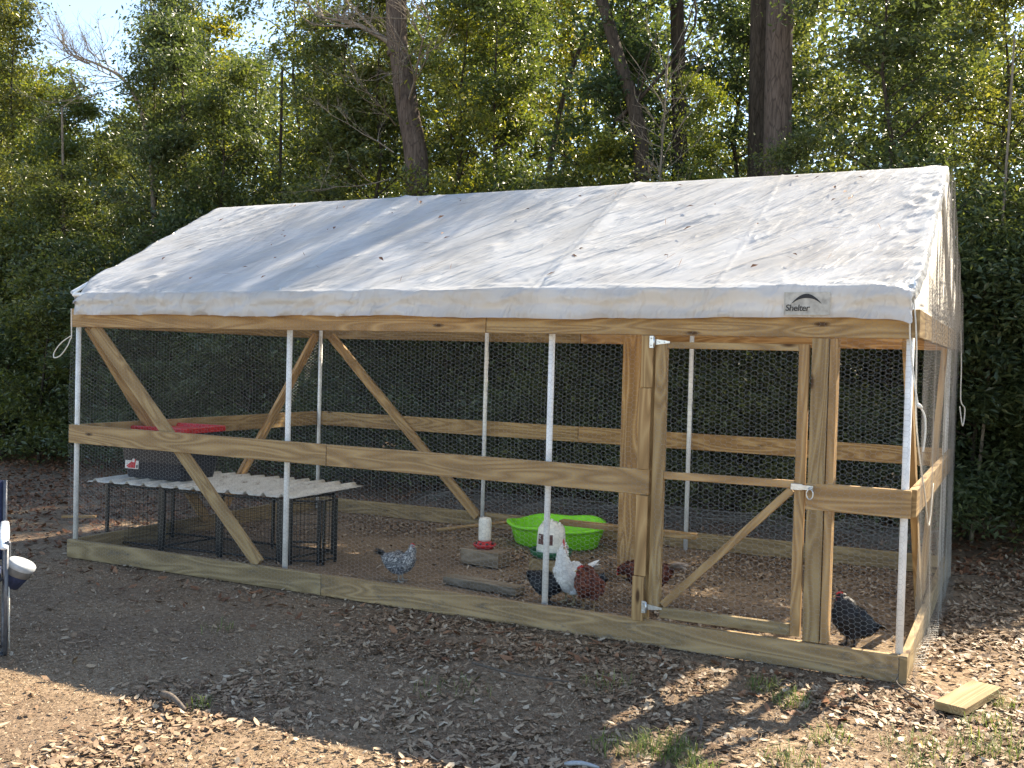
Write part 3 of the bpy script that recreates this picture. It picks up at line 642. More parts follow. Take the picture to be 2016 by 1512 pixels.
# dark printed label wrapped on the tank
V = []; F = []
for k in range(9):
    a_ = R(-128+k*8.5); rr = 0.1065
    V += [(rr*math.cos(a_), rr*math.sin(a_), 0.105), ((rr-.003)*math.cos(a_), (rr-.003)*math.sin(a_), 0.180)]
for k in range(8): F.append((2*k, 2*k+2, 2*k+3, 2*k+1))
MB().add(V, F).build('printed_label', plain('brown_print', (0.10, 0.035, 0.03), 0.6), wt)
mb = MB()
for i, (a0, zz) in enumerate(((-122, .165), (-122, .150), (-100, .160), (-100, .135), (-86, .165))):
    V = []; F = []
    for k in range(4):
        a_ = R(a0+k*3.2); V += [(0.1072*math.cos(a_), 0.1072*math.sin(a_), zz-.004), (0.1066*math.cos(a_), 0.1066*math.sin(a_), zz+.004)]
    for k in range(3): F.append((2*k, 2*k+2, 2*k+3, 2*k+1))
    mb.add(V, F)
mb.build('label_print', M_PAPER, wt, kind='stuff')
# green pool
pl = empty('paddling_pool', (-3.08, 2.56, -0.03), 'bright lime green scalloped plastic paddling pool on the run floor', 'pool')
mb = MB(); nn = 84; rings = []
def rim(th, f): 
    s_ = 1+0.055*abs(math.cos(2.5*th+0.6))-0.03+0.03*math.cos(th)
    return (0.425*f*s_*math.cos(th), 0.36*f*s_*math.sin(th))
prof = [(0.0, .012), (0.70, .010), (0.80, .03), (0.93, .185), (0.99, .196), (1.05, .190), (1.055, .172), (1.02, .165), (0.985, .163), (0.955, .14), (0.86, .02), (0.80, 0.0), (0, 0)]
V = []
for f, z in prof:
    for k in range(nn):
        th = 2*math.pi*k/nn; x, y = rim(th, f); zz = z*(1+0.05*math.cos(5*th+1.2)*(z > .1)+0.14*(z > .1)*max(0, math.sin(th+0.35))**2); V.append((x, y, zz))
F = [(i*nn+k, i*nn+(k+1) % nn, (i+1)*nn+(k+1) % nn, (i+1)*nn+k) for i in range(len(prof)-1) for k in range(nn)]
mb.add(V, F, True); mb.build('basin', M_GREEN, pl)

# wire pen panels
pen = empty('wire_pet_pen', (-5.4, 0.85, -0.05), 'black metal wire pet pen with barred panels under the corrugated sheet', 'pet pen')
pi_ = Matrix.Translation((5.4, -0.85, 0.05))
def pp(mb, name, m=M_BLACKM, **kw): o2 = mb.build(name, m, pen, **kw); o2.matrix_parent_inverse = pi_; return o2
A_ = [(-6.21, .50), (-5.66, .56), (-5.10, .62), (-4.55, .69)]; B_ = [(-6.02, 1.03), (-5.56, 1.08), (-5.00, 1.13), (-4.44, 1.20)]
ZT = 0.455
def gpost(x, y, w=0.022, z0=-0.05): pp(MB().box((x-w, y-.012, z0), (x+w, y+.012, ZT), 0.003), 'post')
def panel(a, b, bars=9, rows=(0.02, 0.10, 0.26, ZT-.02), nm='wire_panel'):
    a = Vector((*a, 0)); b = Vector((*b, 0)); mb = MB(); n = max(3, int((b-a).length/0.036))
    for k in range(1, n):
        q = a.lerp(b, k/n); mb.tube([(q.x, q.y, -0.02), (q.x, q.y, ZT-.01)], 0.0016, 4, False, False)
    for z in np.arange(0.03, ZT-.02, 0.078): mb.tube([(a.x, a.y, z), (b.x, b.y, z)], 0.0016, 4, False, False)
    pp(mb, nm)
    for z in (-0.015, ZT-.012): pp(MB().tube([(a.x, a.y, z), (b.x, b.y, z)], 0.0095, 6), 'rail')
for i in range(3): panel(A_[i], A_[i+1]); panel(B_[i], B_[i+1])
panel(A_[0], B_[0]); panel(A_[3], B_[3]); panel(A_[1], B_[1])
for i, (x, y) in enumerate(A_): gpost(x, y, 0.030 if i in (1, 2) else 0.014 if i == 0 else .036)
for x, y in B_: gpost(x, y, 0.013)
G_ = [(-4.47, .70), (-4.27, .80), (-4.25, .98)]
for (x, y), w in zip(G_, (.020, .013, .011)): gpost(x, y, w)
gpost(-4.24, .815, .009)
panel(G_[0], G_[1], nm='gate_panel'); panel(G_[1], G_[2])
pp(MB().tube([(-4.47, .70, 0.13), (-4.27, .80, 0.13)], 0.008, 6), 'rail')
# corrugated sheet
V = []; F = []; nu, nv = 170, 10
for j in range(nv+1):
    for i in range(nu+1):
        u = i/nu; v_ = j/nv; w = 2.0*u
        FLc = Vector((-6.36, .42, 0)); FRc = Vector((-4.42, .66, 0)); BLc = Vector((-6.15, 1.30, 0)); BRc = Vector((-4.36, 1.50, 0))
        q = FLc.lerp(FRc, u).lerp(BLc.lerp(BRc, u), v_)
        ph = (w/0.165) % 1.0; rib = max(0, 1-abs(ph-.5)/.16)
        z = 0.470+0.026*min(1, rib*1.6)+0.016*v_+(0.012*math.sin(v_*3)*(1-u))
        V.append((q.x, q.y, z))
for j in range(nv):
    for i in range(nu): a_ = j*(nu+1)+i; F.append((a_, a_+1, a_+nu+2, a_+nu+1))
sh = MB().add(V, F, True).build('corrugated_sheet', None)
m, t, p = mat('weathered_sheet'); n1 = N(t, 'ShaderNodeTexNoise', Scale=9.0, Detail=8.0, Roughness=0.75); t.links.new(vec(t, (3, 1, 1)), n1.inputs['Vector'])
cc = ramp(t, n1.outputs['Fac'], [(0.34, (0.20, 0.15, 0.11)), (0.42, (0.50, 0.465, 0.41)), (0.7, (0.66, 0.64, 0.59))]).outputs[0]; t.links.new(cc, p.inputs['Base Color']); p.inputs['Roughness'].default_value = 0.45
sh.data.materials.append(m); sm_ = sh.modifiers.new('thick', 'SOLIDIFY'); sm_.thickness = 0.003
tag(sh, 'dirty white corrugated roofing sheet lying over the black wire pen', 'roofing sheet')
# tote
tt = empty('storage_tote', (-5.875, .86, 0.502), 'black plastic storage tote with bright red lid on the corrugated sheet', 'storage tote', rz=R(5)); tt.scale = (.80, 1, 1.08)
mb = MB()
def rrect(hx, hy, r=0.05, n=5):
    o2 = []
    for cx, cy, a0 in ((hx-r, hy-r, 0), (-hx+r, hy-r, 90), (-hx+r, -hy+r, 180), (hx-r, -hy+r, 270)):
        for k in range(n+1): a_ = R(a0+90*k/n); o2.append((cx+r*math.cos(a_), cy+r*math.sin(a_)))
    return o2
def loftrect(mb, specs):
    V = []; n = 24
    for hx, hy, z in specs: V += [(x, y, z) for x, y in rrect(hx, hy)]
    F = [(i*n+k, i*n+(k+1) % n, (i+1)*n+(k+1) % n, (i+1)*n+k) for i in range(len(specs)-1) for k in range(n)]
    F += [tuple(reversed(range(n))), tuple((len(specs)-1)*n+k for k in range(n))]
    return mb.add(V, F)
loftrect(mb, [(0.37, 0.20, 0.0), (0.395, 0.225, 0.12), (0.398, 0.228, 0.125), (0.42, 0.245, 0.345), (0.435, 0.26, 0.350), (0.435, 0.26, 0.372)]).build('tub', M_TOTE, tt)
mb = MB(); loftrect(mb, [(0.448, 0.272, 0.362), (0.450, 0.274, 0.366), (0.450, 0.274, 0.398), (0.440, 0.264, 0.404), (0.41, 0.235, 0.404), (0.395, 0.22, 0.380), (0.20, 0.11, 0.380)]).build('lid', M_RED, tt)
for sx in (-1, 1): MB().box((sx*0.435-.03, -0.08, 0.29), (sx*0.435+.03, 0.08, 0.318), 0.006).build('handle', M_TOTE, tt)
mb = MB()
for k in range(9): mb.box((-0.36+k*.09-.004, -0.2805, 0.366), (-0.36+k*.09+.004, -0.2735, 0.396), .001)
mb.build('lid_rib', M_RED, tt, kind='stuff')
stk = MB().box((-0.350, -0.2375, 0.055), (-0.175, -0.2345, 0.165)).build('sticker', M_PAPER, tt); stk.rotation_euler.x = R(-4)
mb = MB(); mb.add([(-0.30, -0.239, 0.06), (-0.215, -0.239, 0.06), (-0.205, -0.239, 0.16), (-0.245, -0.239, 0.16), (-0.262, -0.239, 0.11), (-0.33, -0.239, 0.075)], [(0, 1, 2, 3, 4, 5)])
mb.add([(-0.255, -0.2396, 0.105), (-0.225, -0.2396, 0.105), (-0.225, -0.2396, 0.128), (-0.24, -0.2396, 0.14), (-0.255, -0.2396, 0.128)], [(0, 1, 2, 3, 4)])
s2 = mb.build('sticker_print', M_INK, stk, kind='stuff'); s2.data.materials.append(M_PAPER); s2.data.polygons[1].material_index = 1
mb = MB()
for k in range(4): mb.box((-0.342, -0.2392, 0.148-k*.009), (-0.342+.05-.01*(k % 2), -0.2385, 0.151-k*.009))
mb.box((-0.200, -0.2392, 0.062), (-0.182, -0.2385, 0.085)); mb.build('sticker_print', M_BLACKINK, stk, kind='stuff')

# ------------------------------------------------------------------ chickens
def remeshed(mb, vox, smooth=4):
    me = bpy.data.meshes.new('t'); me.from_pydata(mb.v, [], mb.f); ob = bpy.data.objects.new('t', me); C.objects.link(ob)
    r = ob.modifiers.new('r', 'REMESH'); r.mode = 'VOXEL'; r.voxel_size = vox; r.use_smooth_shade = True
    s_ = ob.modifiers.new('s', 'SMOOTH'); s_.iterations = smooth; s_.factor = 0.5
    bpy.context.view_layer.update(); dg = bpy.context.evaluated_depsgraph_get()
    out = bpy.data.meshes.new_from_object(ob.evaluated_get(dg)); bpy.data.objects.remove(ob); return out
def fmat(name, cols, speck=None, legs=(0.30, 0.21, 0.10)):
    m, t, p = mat(name); g = N(t, 'ShaderNodeNewGeometry')
    n = N(t, 'ShaderNodeTexNoise', Scale=28.0, Detail=5.0); t.links.new(vec(t, (1, 1, 1)), n.inputs['Vector'])
    f = N(t, 'ShaderNodeMath', operation='ADD'); t.links.new(g.outputs['Random Per Island'], f.inputs[0]); t.links.new(n.outputs['Fac'], f.inputs[1])
    f2 = N(t, 'ShaderNodeMath', operation='FRACT'); t.links.new(f.outputs[0], f2.inputs[0])
    col = ramp(t, f2.outputs[0] if speck else n.outputs['Fac'], cols).outputs[0]
    c = N(t, 'ShaderNodeTexCoord'); sp = N(t, 'ShaderNodeSeparateXYZ'); t.links.new(c.outputs['Object'], sp.inputs[0])
    lg = ramp(t, sp.outputs['Z'], [(0.075, (1, 1, 1)), (0.09, (0, 0, 0))]).outputs[0]
    t.links.new(mixc(t, lg, col, legs), p.inputs['Base Color']); p.inputs['Roughness'].default_value = 0.6; p.inputs['Specular IOR Level'].default_value = 0.3
    bump(t, p, n.outputs['Fac'], 0.5, 0.004)
    return m
M_COMB = plain('red_comb', (0.55, 0.03, 0.035), 0.45, 0, 0.15, 90, 0.2)
M_BEAK = plain('horn_beak', (0.45, 0.32, 0.16), 0.4); M_EYE = plain('eye', (0.02, 0.012, 0.008), 0.15)
def chicken(loc, rz, sc, m, mt, label, head=(0.165, 0.33), comb=1.0, tail_up=55, tail_len=0.13, pitch=0, fluff=1.0, look=0, mhead=None):
    """faces +x; head = (x,z) of the head centre before scaling"""
    e = empty('chicken', loc, label, 'chicken', 'chickens in the run', rz); e.scale = (sc, sc, sc)
    hx, hz = head; mb = MB()
    Pm = Matrix.Translation((0, 0, .19)) @ Matrix.Rotation(R(-pitch), 4, 'Y') @ Matrix.Translation((0, 0, -.19))
    tp = lambda q: Pm @ Vector(q)
    def blob(pts, rad, ell=(1, 1)):
        pts = smooth_path(pts, 5); k = np.interp(np.linspace(0, len(rad)-1, len(pts)), range(len(rad)), rad)
        d0 = (pts[0]-pts[1]).normalized()*k[0]; d1 = (pts[-1]-pts[-2]).normalized()*k[-1]
        pts = [pts[0]+d0*.95, pts[0]+d0*.6]+pts+[pts[-1]+d1*.6, pts[-1]+d1*.95]; k = [k[0]*.25, k[0]*.8]+list(k)+[k[-1]*.8, k[-1]*.25]
        mb.tube(pts, k, 16, ell=ell)
    blob([tp((-0.175, 0, .262)), tp((-0.12, 0, .225)), tp((-0.04, 0, .188)), tp((0.04, 0, .182)), tp((0.095, 0, .212))], [0.022, 0.062*fluff, 0.092*fluff, 0.090, 0.062], (0.92, 1.0))
    nb = tp((0.085, 0, .222)); hd = Vector((hx, 0, hz))
    mid = nb.lerp(hd, .5)+Vector((0.012, 0, 0.008))
    blob([nb, mid, hd], [0.060, 0.040, 0.023])
    blob([hd-Vector((.006, 0, 0)), hd+Vector((.014, 0, -.002))], [0.024, 0.018], (0.85, 1))
    for s_ in (-1, 1):
        blob([(-0.01, s_*.045, .15), (0.012, s_*.045, .10), (0.0, s_*.042, .075)], [0.045*fluff, 0.028*fluff, 0.012])
        blob([(0.0, s_*.042, .082), (-0.004, s_*.042, .045), (0.0, s_*.042, .010)], [0.0095, 0.0072, 0.0082])
        for a_ in (-32, 0, 32): blob([(0.0, s_*.042, .010), (0.028*math.cos(R(a_)), s_*.042+.028*math.sin(R(a_)), .010), (0.05*math.cos(R(a_)), s_*.042+.05*math.sin(R(a_)), .005)], [0.0075, 0.006, 0.0045])
        blob([(0.0, s_*.042, .010), (-0.025, s_*.042, .005)], [0.007, 0.004])
    me = remeshed(mb, 0.0052, 3)
    body = link('body', me, m, e)
    # overlapping contour feathers
    co = np.empty(len(me.vertices)*3, np.float32); me.vertices.foreach_get('co', co); co = co.reshape(-1, 3)
    no = np.empty(len(me.vertices)*3, np.float32); me.vertices.foreach_get('normal', no); no = no.reshape(-1, 3)
    rng = np.random.default_rng(int(abs(loc[0])*1000)); k = np.where((co[:, 2] > 0.088) & (np.hypot(co[:, 0]-hx, co[:, 2]-hz) > 0.020))[0]
    k = rng.choice(k, min(2300, len(k)), replace=False); P_ = co[k]; n_ = no[k]
    d = np.tile([[-1.0, 0, -0.35]], (len(k), 1)); nk = (P_[:, 0] > 0.075) & (P_[:, 2] > .2); d[nk] = [-0.25, 0, -1.0]; th_ = P_[:, 2] < .15; d[th_] = [-0.3, 0, -1]
    d = d+rng.normal(size=d.shape)*0.22; d -= n_*np.sum(d*n_, 1, keepdims=True); d /= np.linalg.norm(d, axis=1, keepdims=True); b_ = np.cross(n_, d)
    l = (0.024*(0.6+0.7*rng.random(len(k))))[:, None]; l[nk] *= .8; w = l*0.30
    V = np.stack([P_+n_*.0004, P_+d*l*.55+b_*w+n_*.0035, P_+d*l+n_*(.004+.004*rng.random((len(k), 1))), P_+d*l*.55-b_*w+n_*.0035], 1).reshape(-1, 3)
    bi = (np.arange(len(k))*4)[:, None]; link('plumage', npmesh('plumage', V, bi+np.array([0, 1, 2, 3])), m, body)
    # wings
    for s_ in (-1, 1):
        mb = MB(); 
        for r_ in range(3):
            for q in range(6):
                a0 = Vector((0.045-r_*.03, s_*(.072*fluff+.010+.003*r_), .228-q*.013-r_*.004)); ln = .075+.02*r_-.004*q
                dd = Vector((-1, s_*-.10, -.22+.05*q)).normalized(); nr = Vector((0, s_, .2)).normalized(); bb = dd.cross(nr)
                P0 = [a0, a0+dd*ln*.35+bb*.011, a0+dd*ln*.8+bb*.010, a0+dd*ln, a0+dd*ln*.8-bb*.010, a0+dd*ln*.35-bb*.011]
                P0 = [tp(v)+nr*(.0015*(q % 2)) for v in P0]; mb.add(P0+[v-nr*.0015 for v in P0], [(0, 1, 2, 3, 4, 5), (11, 10, 9, 8, 7, 6)])
        mb.build('wing', m, body)
    # tail fan
    mb = MB(); a0 = tp((-0.165, 0, .262))
    for k_ in range(14):
        f = (k_ % 7-3)/3; row = k_//7; ang = R(tail_up-12*row-abs(f)*10+pitch*.6); ln = tail_len*(1-.18*abs(f)-.12*row)
        pts = []
        for j in range(5):
            q = j/4; aa = ang-q*R(28); pts.append(a0+Vector((-math.cos(aa)*ln*q, f*.045*(.3+q), math.sin(aa)*ln*q)))
        V = []
        for j, q in enumerate(pts):
            w = .013*(.5, 1, 1.05, .85, .15)[j]; sd2 = Vector((0.25, 0.9, .0)).normalized() if abs(f) > .5 else Vector((0, 1, 0)); sd2 = Vector((0.0, .55, 0))+Vector((.5, 0, .5))*(.6 if f > 0 else -.6); sd2.normalize()
            V += [q+sd2*w, q-sd2*w]
        nv_ = len(V); V2 = V+[v+Vector((.0012, 0, .0012)) for v in V]
        F = [(2*j, 2*j+1, 2*j+3, 2*j+2) for j in range(4)]+[(nv_+2*j, nv_+2*j+2, nv_+2*j+3, nv_+2*j+1) for j in range(4)]
        mb.add(V2, F)
    mb.build('tail', mt if mt else m, body)
    # head parts, turned by look
    hm_ = Matrix.Translation(hd) @ Matrix.Rotation(R(look), 4, 'Z')
    def hp(mb, nm, mm): o2 = mb.build(nm, mm, body); o2.matrix_basis = hm_; return o2
    hp(MB().tube([(0.022, 0, 0.0), (0.036, 0, -.003), (0.048, 0, -.010)], [.0085, .006, .001], 8), 'beak', M_BEAK)
    for s_ in (-1, 1): hp(MB().lathe([(0, -.0035), (.0028, -.002), (.0036, 0), (.0028, .002), (0, .0035)], 8, (0.012, s_*.0195, .006)), 'eye', M_EYE)
    if comb:
        mb = MB(); pr_ = [(-.020, .020), (-.014, .030+.010*comb), (-.009, .024), (-.002, .034+.014*comb), (.003, .026), (.009, .030+.012*comb), (.014, .022), (.020, .020+.010*comb), (.024, .010), (.008, .014)]
        V = [(x, -.003, z) for x, z in pr_]+[(x, .003, z) for x, z in pr_]; n = len(pr_)
        mb.add(V, [tuple(range(n)), tuple(reversed(range(n, 2*n)))]+[(i, i+n, (i+1) % n+n, (i+1) % n) for i in range(n)]); hp(mb, 'comb', M_COMB)
        for s_ in (-1, 1):
            hp(MB().tube([(0.020, s_*.008, -.010), (0.020, s_*.010, -.022-.008*comb), (0.019, s_*.009, -.030-.014*comb)], [.005, .0085*(.6+.4*comb), .003], 8), 'wattle', M_COMB)
            hp(MB().lathe([(0, -.004), (.011, -.002), (.013, 0), (.010, .002), (0, .003)], 10, (0.012, s_*.0185, .001), (1, .25)), 'face_skin', M_COMB)
    return e
F_GREY = fmat('grey_barred_feathers', [(0.2, (0.06, 0.065, 0.075)), (0.45, (0.28, 0.28, 0.29)), (0.6, (0.55, 0.54, 0.52)), (0.8, (0.12, 0.12, 0.13))], 1, (.35, .33, .28))
F_DARKT = fmat('dark_tail_feathers', [(0.3, (0.02, 0.024, 0.03)), (0.7, (0.09, 0.095, 0.10))], 1)
F_BLACK = fmat('black_feathers', [(0.3, (0.006, 0.007, 0.009)), (0.7, (0.02, 0.021, 0.025))], None, (.03, .03, .03))
F_WHITE = fmat('white_feathers', [(0.25, (0.66, 0.66, 0.64)), (0.8, (0.80, 0.79, 0.76))], None, (.45, .36, .2))
F_BROWN = fmat('chestnut_feathers', [(0.2, (0.055, 0.012, 0.008)), (0.55, (0.13, 0.032, 0.018)), (0.85, (0.20, 0.06, 0.03))], 1, (.35, .22, .1))
F_PALET = fmat('pale_tail_feathers', [(0.2, (0.25, 0.19, 0.15)), (0.8, (0.50, 0.42, 0.36))], 1)
G0 = lambda x, y: float(gz(x, y))
chicken((-3.43, .66, G0(-3.41, .66)), R(8), 0.75, F_GREY, F_DARKT, 'grey and white barred hen walking alone beside the plank', head=(0.115, .345), comb=.10, tail_up=52, fluff=1.22, pitch=10)
chicken((-2.24, .60, G0(-2.2, .6)), R(12), 0.74, F_BLACK, F_BLACK, 'black hen lowering her head behind the white pipe', head=(0.165, .285), comb=.25, tail_up=-5, tail_len=.07, fluff=1.2)
chicken((-2.125, .68, G0(-2.05, .64)), R(-112), 0.94, F_WHITE, F_WHITE, 'tall white rooster with red comb standing beside the pipe', head=(0.075, .405), comb=1.7, tail_up=50, tail_len=.13, pitch=20, look=60, fluff=1.25)
chicken((-1.95, .58, G0(-1.88, .56)), R(-98), .92, F_BROWN, F_DARKT, 'chestnut hen seen from the front with dark tail', head=(0.12, .30), comb=.35, tail_up=75, tail_len=.08, fluff=.88, look=-35, pitch=34)
chicken((-1.71, .98, G0(-1.64, .98)), R(176), 0.96, F_BROWN, F_PALET, 'chestnut hen with pale tail half hidden by the door post', head=(0.19, .195), comb=.4, tail_up=42, tail_len=.15, fluff=1.1)
chicken((-0.345, .56, G0(-.24, .56)), R(-138), 0.88, F_BLACK, F_BLACK, 'black hen standing upright by the right corner', head=(0.085, .335), comb=.2, tail_up=-5, tail_len=.09, pitch=42, fluff=1.12, look=-25)

# ------------------------------------------------------------------ loose things outside
tag(board('wooden_board', (0.225, -0.36, 0.028), (0.365, 0.075, 0.030), (0, 0, 1), 0.14, T, MW, None), 'short pale sawn board lying on the leaves at the right', 'board')
M_STICK = plain('grey_stick', (0.10, 0.08, 0.065), 0.8, 0, .25, 60, .4)
def stick(pts, rad, lab): tag(MB().tube(smooth_path(pts, 4), np.interp(np.linspace(0, 1, (len(pts)-1)*4+1), [0, 1], [rad, rad*.5]), 7).build('stick', M_STICK), lab, 'stick')
stick([(-.76, -1.02, .012), (-.72, -1.10, .022), (-.70, -1.20, .012)], .010, 'thick grey stick lying on sand before the door')
stick([(-2.95, -2.02, .01), (-2.84, -2.07, .03), (-2.72, -2.12, .015)], .018, 'gnarled dark piece of wood on the sunlit litter')
stick([(.1, -.25, .005), (-.02, -.02-.1, .03), (-.03, -.06, .05)], .006, 'thin stick poking up beside the corner of the run')
stick([(-2.0, -.85, .005), (-1.72, -.92, .012), (-1.45, -.87, .006)], .007, 'long thin twig lying in the shade left of the lit patches')
tag(MB().tube(smooth_path([(-1.06, -1.80, .012), (-1.0, -1.77, .016), (-.93, -1.76, .010)], 4), [.005, .008, .010, .009, .009, .008, .007, .006, .003], 9).build('plastic_scrap', plain('pale_plastic', (.30, .32, .34), .25)), 'crushed pale plastic scrap lying in the leaves at the bottom', 'scrap')
tag(board('wood_offcut', (-7.55, 1.15, -.03), (-7.30, 1.32, -.03), (0, 0, 1), .07, .02, MW, None), 'small pale wood offcut lying outside beyond the left end', 'offcut')
# debris on the canopy
rng = np.random.default_rng(12); n = 46
xr_ = rng.uniform(-5.7, -.2, n); vr = rng.uniform(.03, .97, n)
pos = np.stack([xr_, EY+(RY-EY)*vr, EZ+(RZ-EZ)*vr+.020], 1); nr = np.stack([rng.normal(size=n)*.2, -.48+rng.normal(size=n)*.2, .87+0*xr_], 1)
V1, F1 = leaves(pos, .045, .018, nr, .3, rng)
n = 60; xr_ = rng.uniform(-5.7, -.2, n); vr = rng.uniform(.03, .97, n); pos = np.stack([xr_, EY+(RY-EY)*vr, EZ+(RZ-EZ)*vr+.016], 1); nr = np.stack([rng.normal(size=n)*.06, -.48+0*xr_, .87+0*xr_], 1)
V2, F2 = leaves(pos, .11, .0035, nr, .2, rng)
link('roof_debris', npmesh('roof_debris', np.concatenate([V1, V2]), np.concatenate([F1, F2+len(V1)])), M_LITTER2, kind='stuff', label='scattered dead leaves and pine needles lying on the white canopy', cat='leaf debris')
# grass
M_GRASS = leafmat('grass_blades', [(0, (0.055, 0.085, 0.02)), (0.6, (0.12, 0.165, 0.045)), (0.85, (0.22, 0.24, 0.09)), (1, (0.36, 0.30, 0.17))], .35, (1.3, 1.4, .7), .5, .4, False)
rng = np.random.default_rng(5); V = []; F = []
for (x, y, r, n) in ((-.78, -1.42, .14, 230), (-.95, -1.50, .12, 60), (-.60, -1.55, .07, 90), (-.45, -.55, .09, 90), (-.62, -.42, .08, 70), (.38, -.45, .12, 70), (.40, -.72, .16, 130), (.15, -.85, .16, 80), (-.2, -.95, .10, 60), (-2.75, -2.0, .05, 30), (-.3, -1.3, .12, 70), (-1.9, -1.2, .2, 40), (-3.6, -1.0, .1, 24), (.25, -1.2, .2, 120), (-1.3, -.75, .12, 40), (.45, -.1, .06, 40)):
    for k in range(n):
        a_ = rng.uniform(0, 6.28); q = r*math.sqrt(rng.random()); bx, by = x+q*math.cos(a_), y+q*math.sin(a_); hgt = rng.uniform(.03, .09); ln = rng.uniform(.02, .09); a2 = rng.uniform(0, 6.28); dx, dy = math.cos(a2), math.sin(a2); w = .0016
        b0 = len(V); z0 = G0(bx, by)
        V += [(bx-dy*w, by+dx*w, z0), (bx+dy*w, by-dx*w, z0), (bx+dx*ln*.4-dy*w, by+dy*ln*.4+dx*w, z0+hgt*.75), (bx+dx*ln*.4+dy*w, by+dy*ln*.4-dx*w, z0+hgt*.75), (bx+dx*ln, by+dy*ln, z0+hgt*.85)]
        F += [(b0, b0+1, b0+3), (b0, b0+3, b0+2), (b0+2, b0+3, b0+4)]
link('grass', npmesh('grass', V, F), M_GRASS, kind='stuff', label='sparse tufts of green grass growing through the leaf litter', cat='grass')

# camp chair
ch = empty('camping_chair', (-4.56, -2.00, gz(-4.56, -2.0).item()), 'folding camping chair with navy fabric and pale armrest at the left edge', 'chair', rz=R(53.6))
def cpart(mb, nm, m): return mb.build(nm, m, ch)
for sx in (-1, 1):
    x = sx*.285
    cpart(MB().tube([(x, -.24, .01), (x, .22, .62)], .011, 8), 'leg', M_GREYTUBE); cpart(MB().tube([(x+.02*sx, .24, .01), (x+.02*sx, -.26, .60)], .011, 8), 'leg', M_GREYTUBE)
    cpart(MB().tube([(x, .20, .30), (x, .25, .86)], .012, 8), 'back_post', M_GREYTUBE)
    cpart(MB().tube([(x+.012, -.27, .02), (x+.012, -.25, .60)], .010, 8), 'arm_support', M_GREYTUBE)
    cpart(MB().tube([(x, -.30, .575), (x, -.05, .618), (x, .20, .63)], [.020, .026, .022], 8, ell=(1, .45)), 'armrest', M_PALEF)
    cpart(MB().lathe([(0, 0), (.018, 0), (.018, .03), (0, .03)], 10, (x, -.24, -.005)), 'foot', M_TOTE); cpart(MB().lathe([(0, 0), (.018, 0), (.018, .03), (0, .03)], 10, (x, .24, -.005)), 'foot', M_TOTE)
    cpart(MB().tube([(x+.03*sx, -.20, .03), (x+.025*sx, -.22, .36)], .004, 6), 'strap', M_ROPE)
cpart(MB().tube([(-.28, -.24, .05), (.28, -.20, .40)], .009, 8), 'cross_bar', M_GREYTUBE); cpart(MB().tube([(.28, -.24, .05), (-.28, -.20, .40)], .009, 8), 'cross_bar', M_GREYTUBE)
V = []; F = []
for j in range(9):
    for i in range(9):
        u = i/8; v_ = j/8; V.append((-.27+.54*u, -.24+.46*v_, .42-.05*math.sin(math.pi*u)*math.sin(math.pi*(v_*.8+.1))-.03*v_))
for j in range(8):
    for i in range(8): a_ = j*9+i; F.append((a_, a_+1, a_+10, a_+9))
so = cpart(MB().add(V, F, True), 'seat', M_NAVY); so.modifiers.new('t', 'SOLIDIFY').thickness = .008
V = []
for j in range(9):
    for i in range(9): u = i/8; v_ = j/8; V.append((-.28+.56*u, .215+.04*v_+.035*math.sin(math.pi*u), .42+.44*v_))
so = cpart(MB().add(V, F, True), 'backrest', M_NAVY); so.modifiers.new('t', 'SOLIDIFY').thickness = .010
# cup pouch hanging from the arm
mb = MB().lathe([(.0, -.135), (.040, -.13), (.062, -.06), (.068, -.01)], 16); cp = cpart(mb, 'cup_pouch', M_NAVY); cp.location = (.370, -.20, .470); cp.rotation_euler = (R(8), R(24), 0)
mb = MB().lathe([(.069, -.022), (.073, -.012), (.072, .006), (.066, .012), (.045, .016), (.02, .010), (0, .012)], 16); cr2 = mb.build('pouch_rim', plain('grey_fabric', (.34, .36, .38), .8), cp)
MB().lathe([(.0695, -.012), (.066, -.058), (.060, -.060)], 16).build('mesh_band', plain('grey_mesh', (.14, .14, .14), .7), cp)

# ------------------------------------------------------------------ trees
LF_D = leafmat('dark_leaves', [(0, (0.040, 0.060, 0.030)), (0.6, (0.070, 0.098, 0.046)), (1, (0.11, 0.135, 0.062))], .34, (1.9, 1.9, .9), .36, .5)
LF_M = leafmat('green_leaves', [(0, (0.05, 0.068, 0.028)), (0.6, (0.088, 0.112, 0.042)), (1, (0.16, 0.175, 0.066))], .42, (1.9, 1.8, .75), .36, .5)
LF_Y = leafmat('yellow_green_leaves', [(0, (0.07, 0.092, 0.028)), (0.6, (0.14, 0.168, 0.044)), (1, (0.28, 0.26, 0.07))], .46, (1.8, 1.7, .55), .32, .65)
def barkmat(name, a, b, sc=1.0):
    m, t, p = mat(name); v = vec(t, (9*sc, 9*sc, 1.6*sc), rnd=True)
    n = N(t, 'ShaderNodeTexNoise', Scale=1.6, Detail=8.0, Roughness=.7); t.links.new(v, n.inputs['Vector'])
    vo = N(t, 'ShaderNodeTexVoronoi', Scale=1.5); vo.feature = 'DISTANCE_TO_EDGE'; t.links.new(v, vo.inputs['Vector'])
    c = ramp(t, n.outputs['Fac'], [(.3, a), (.7, b)]).outputs[0]
    c = mixc(t, ramp(t, vo.outputs['Distance'], [(0, (.55, .55, .55)), (.10, (0, 0, 0))]).outputs[0], c, tuple(q*.3 for q in a))
    t.links.new(c, p.inputs['Base Color']); p.inputs['Roughness'].default_value = .9; p.inputs['Specular IOR Level'].default_value = .15
    bump(t, p, n.outputs['Fac'], .8, .02); return m
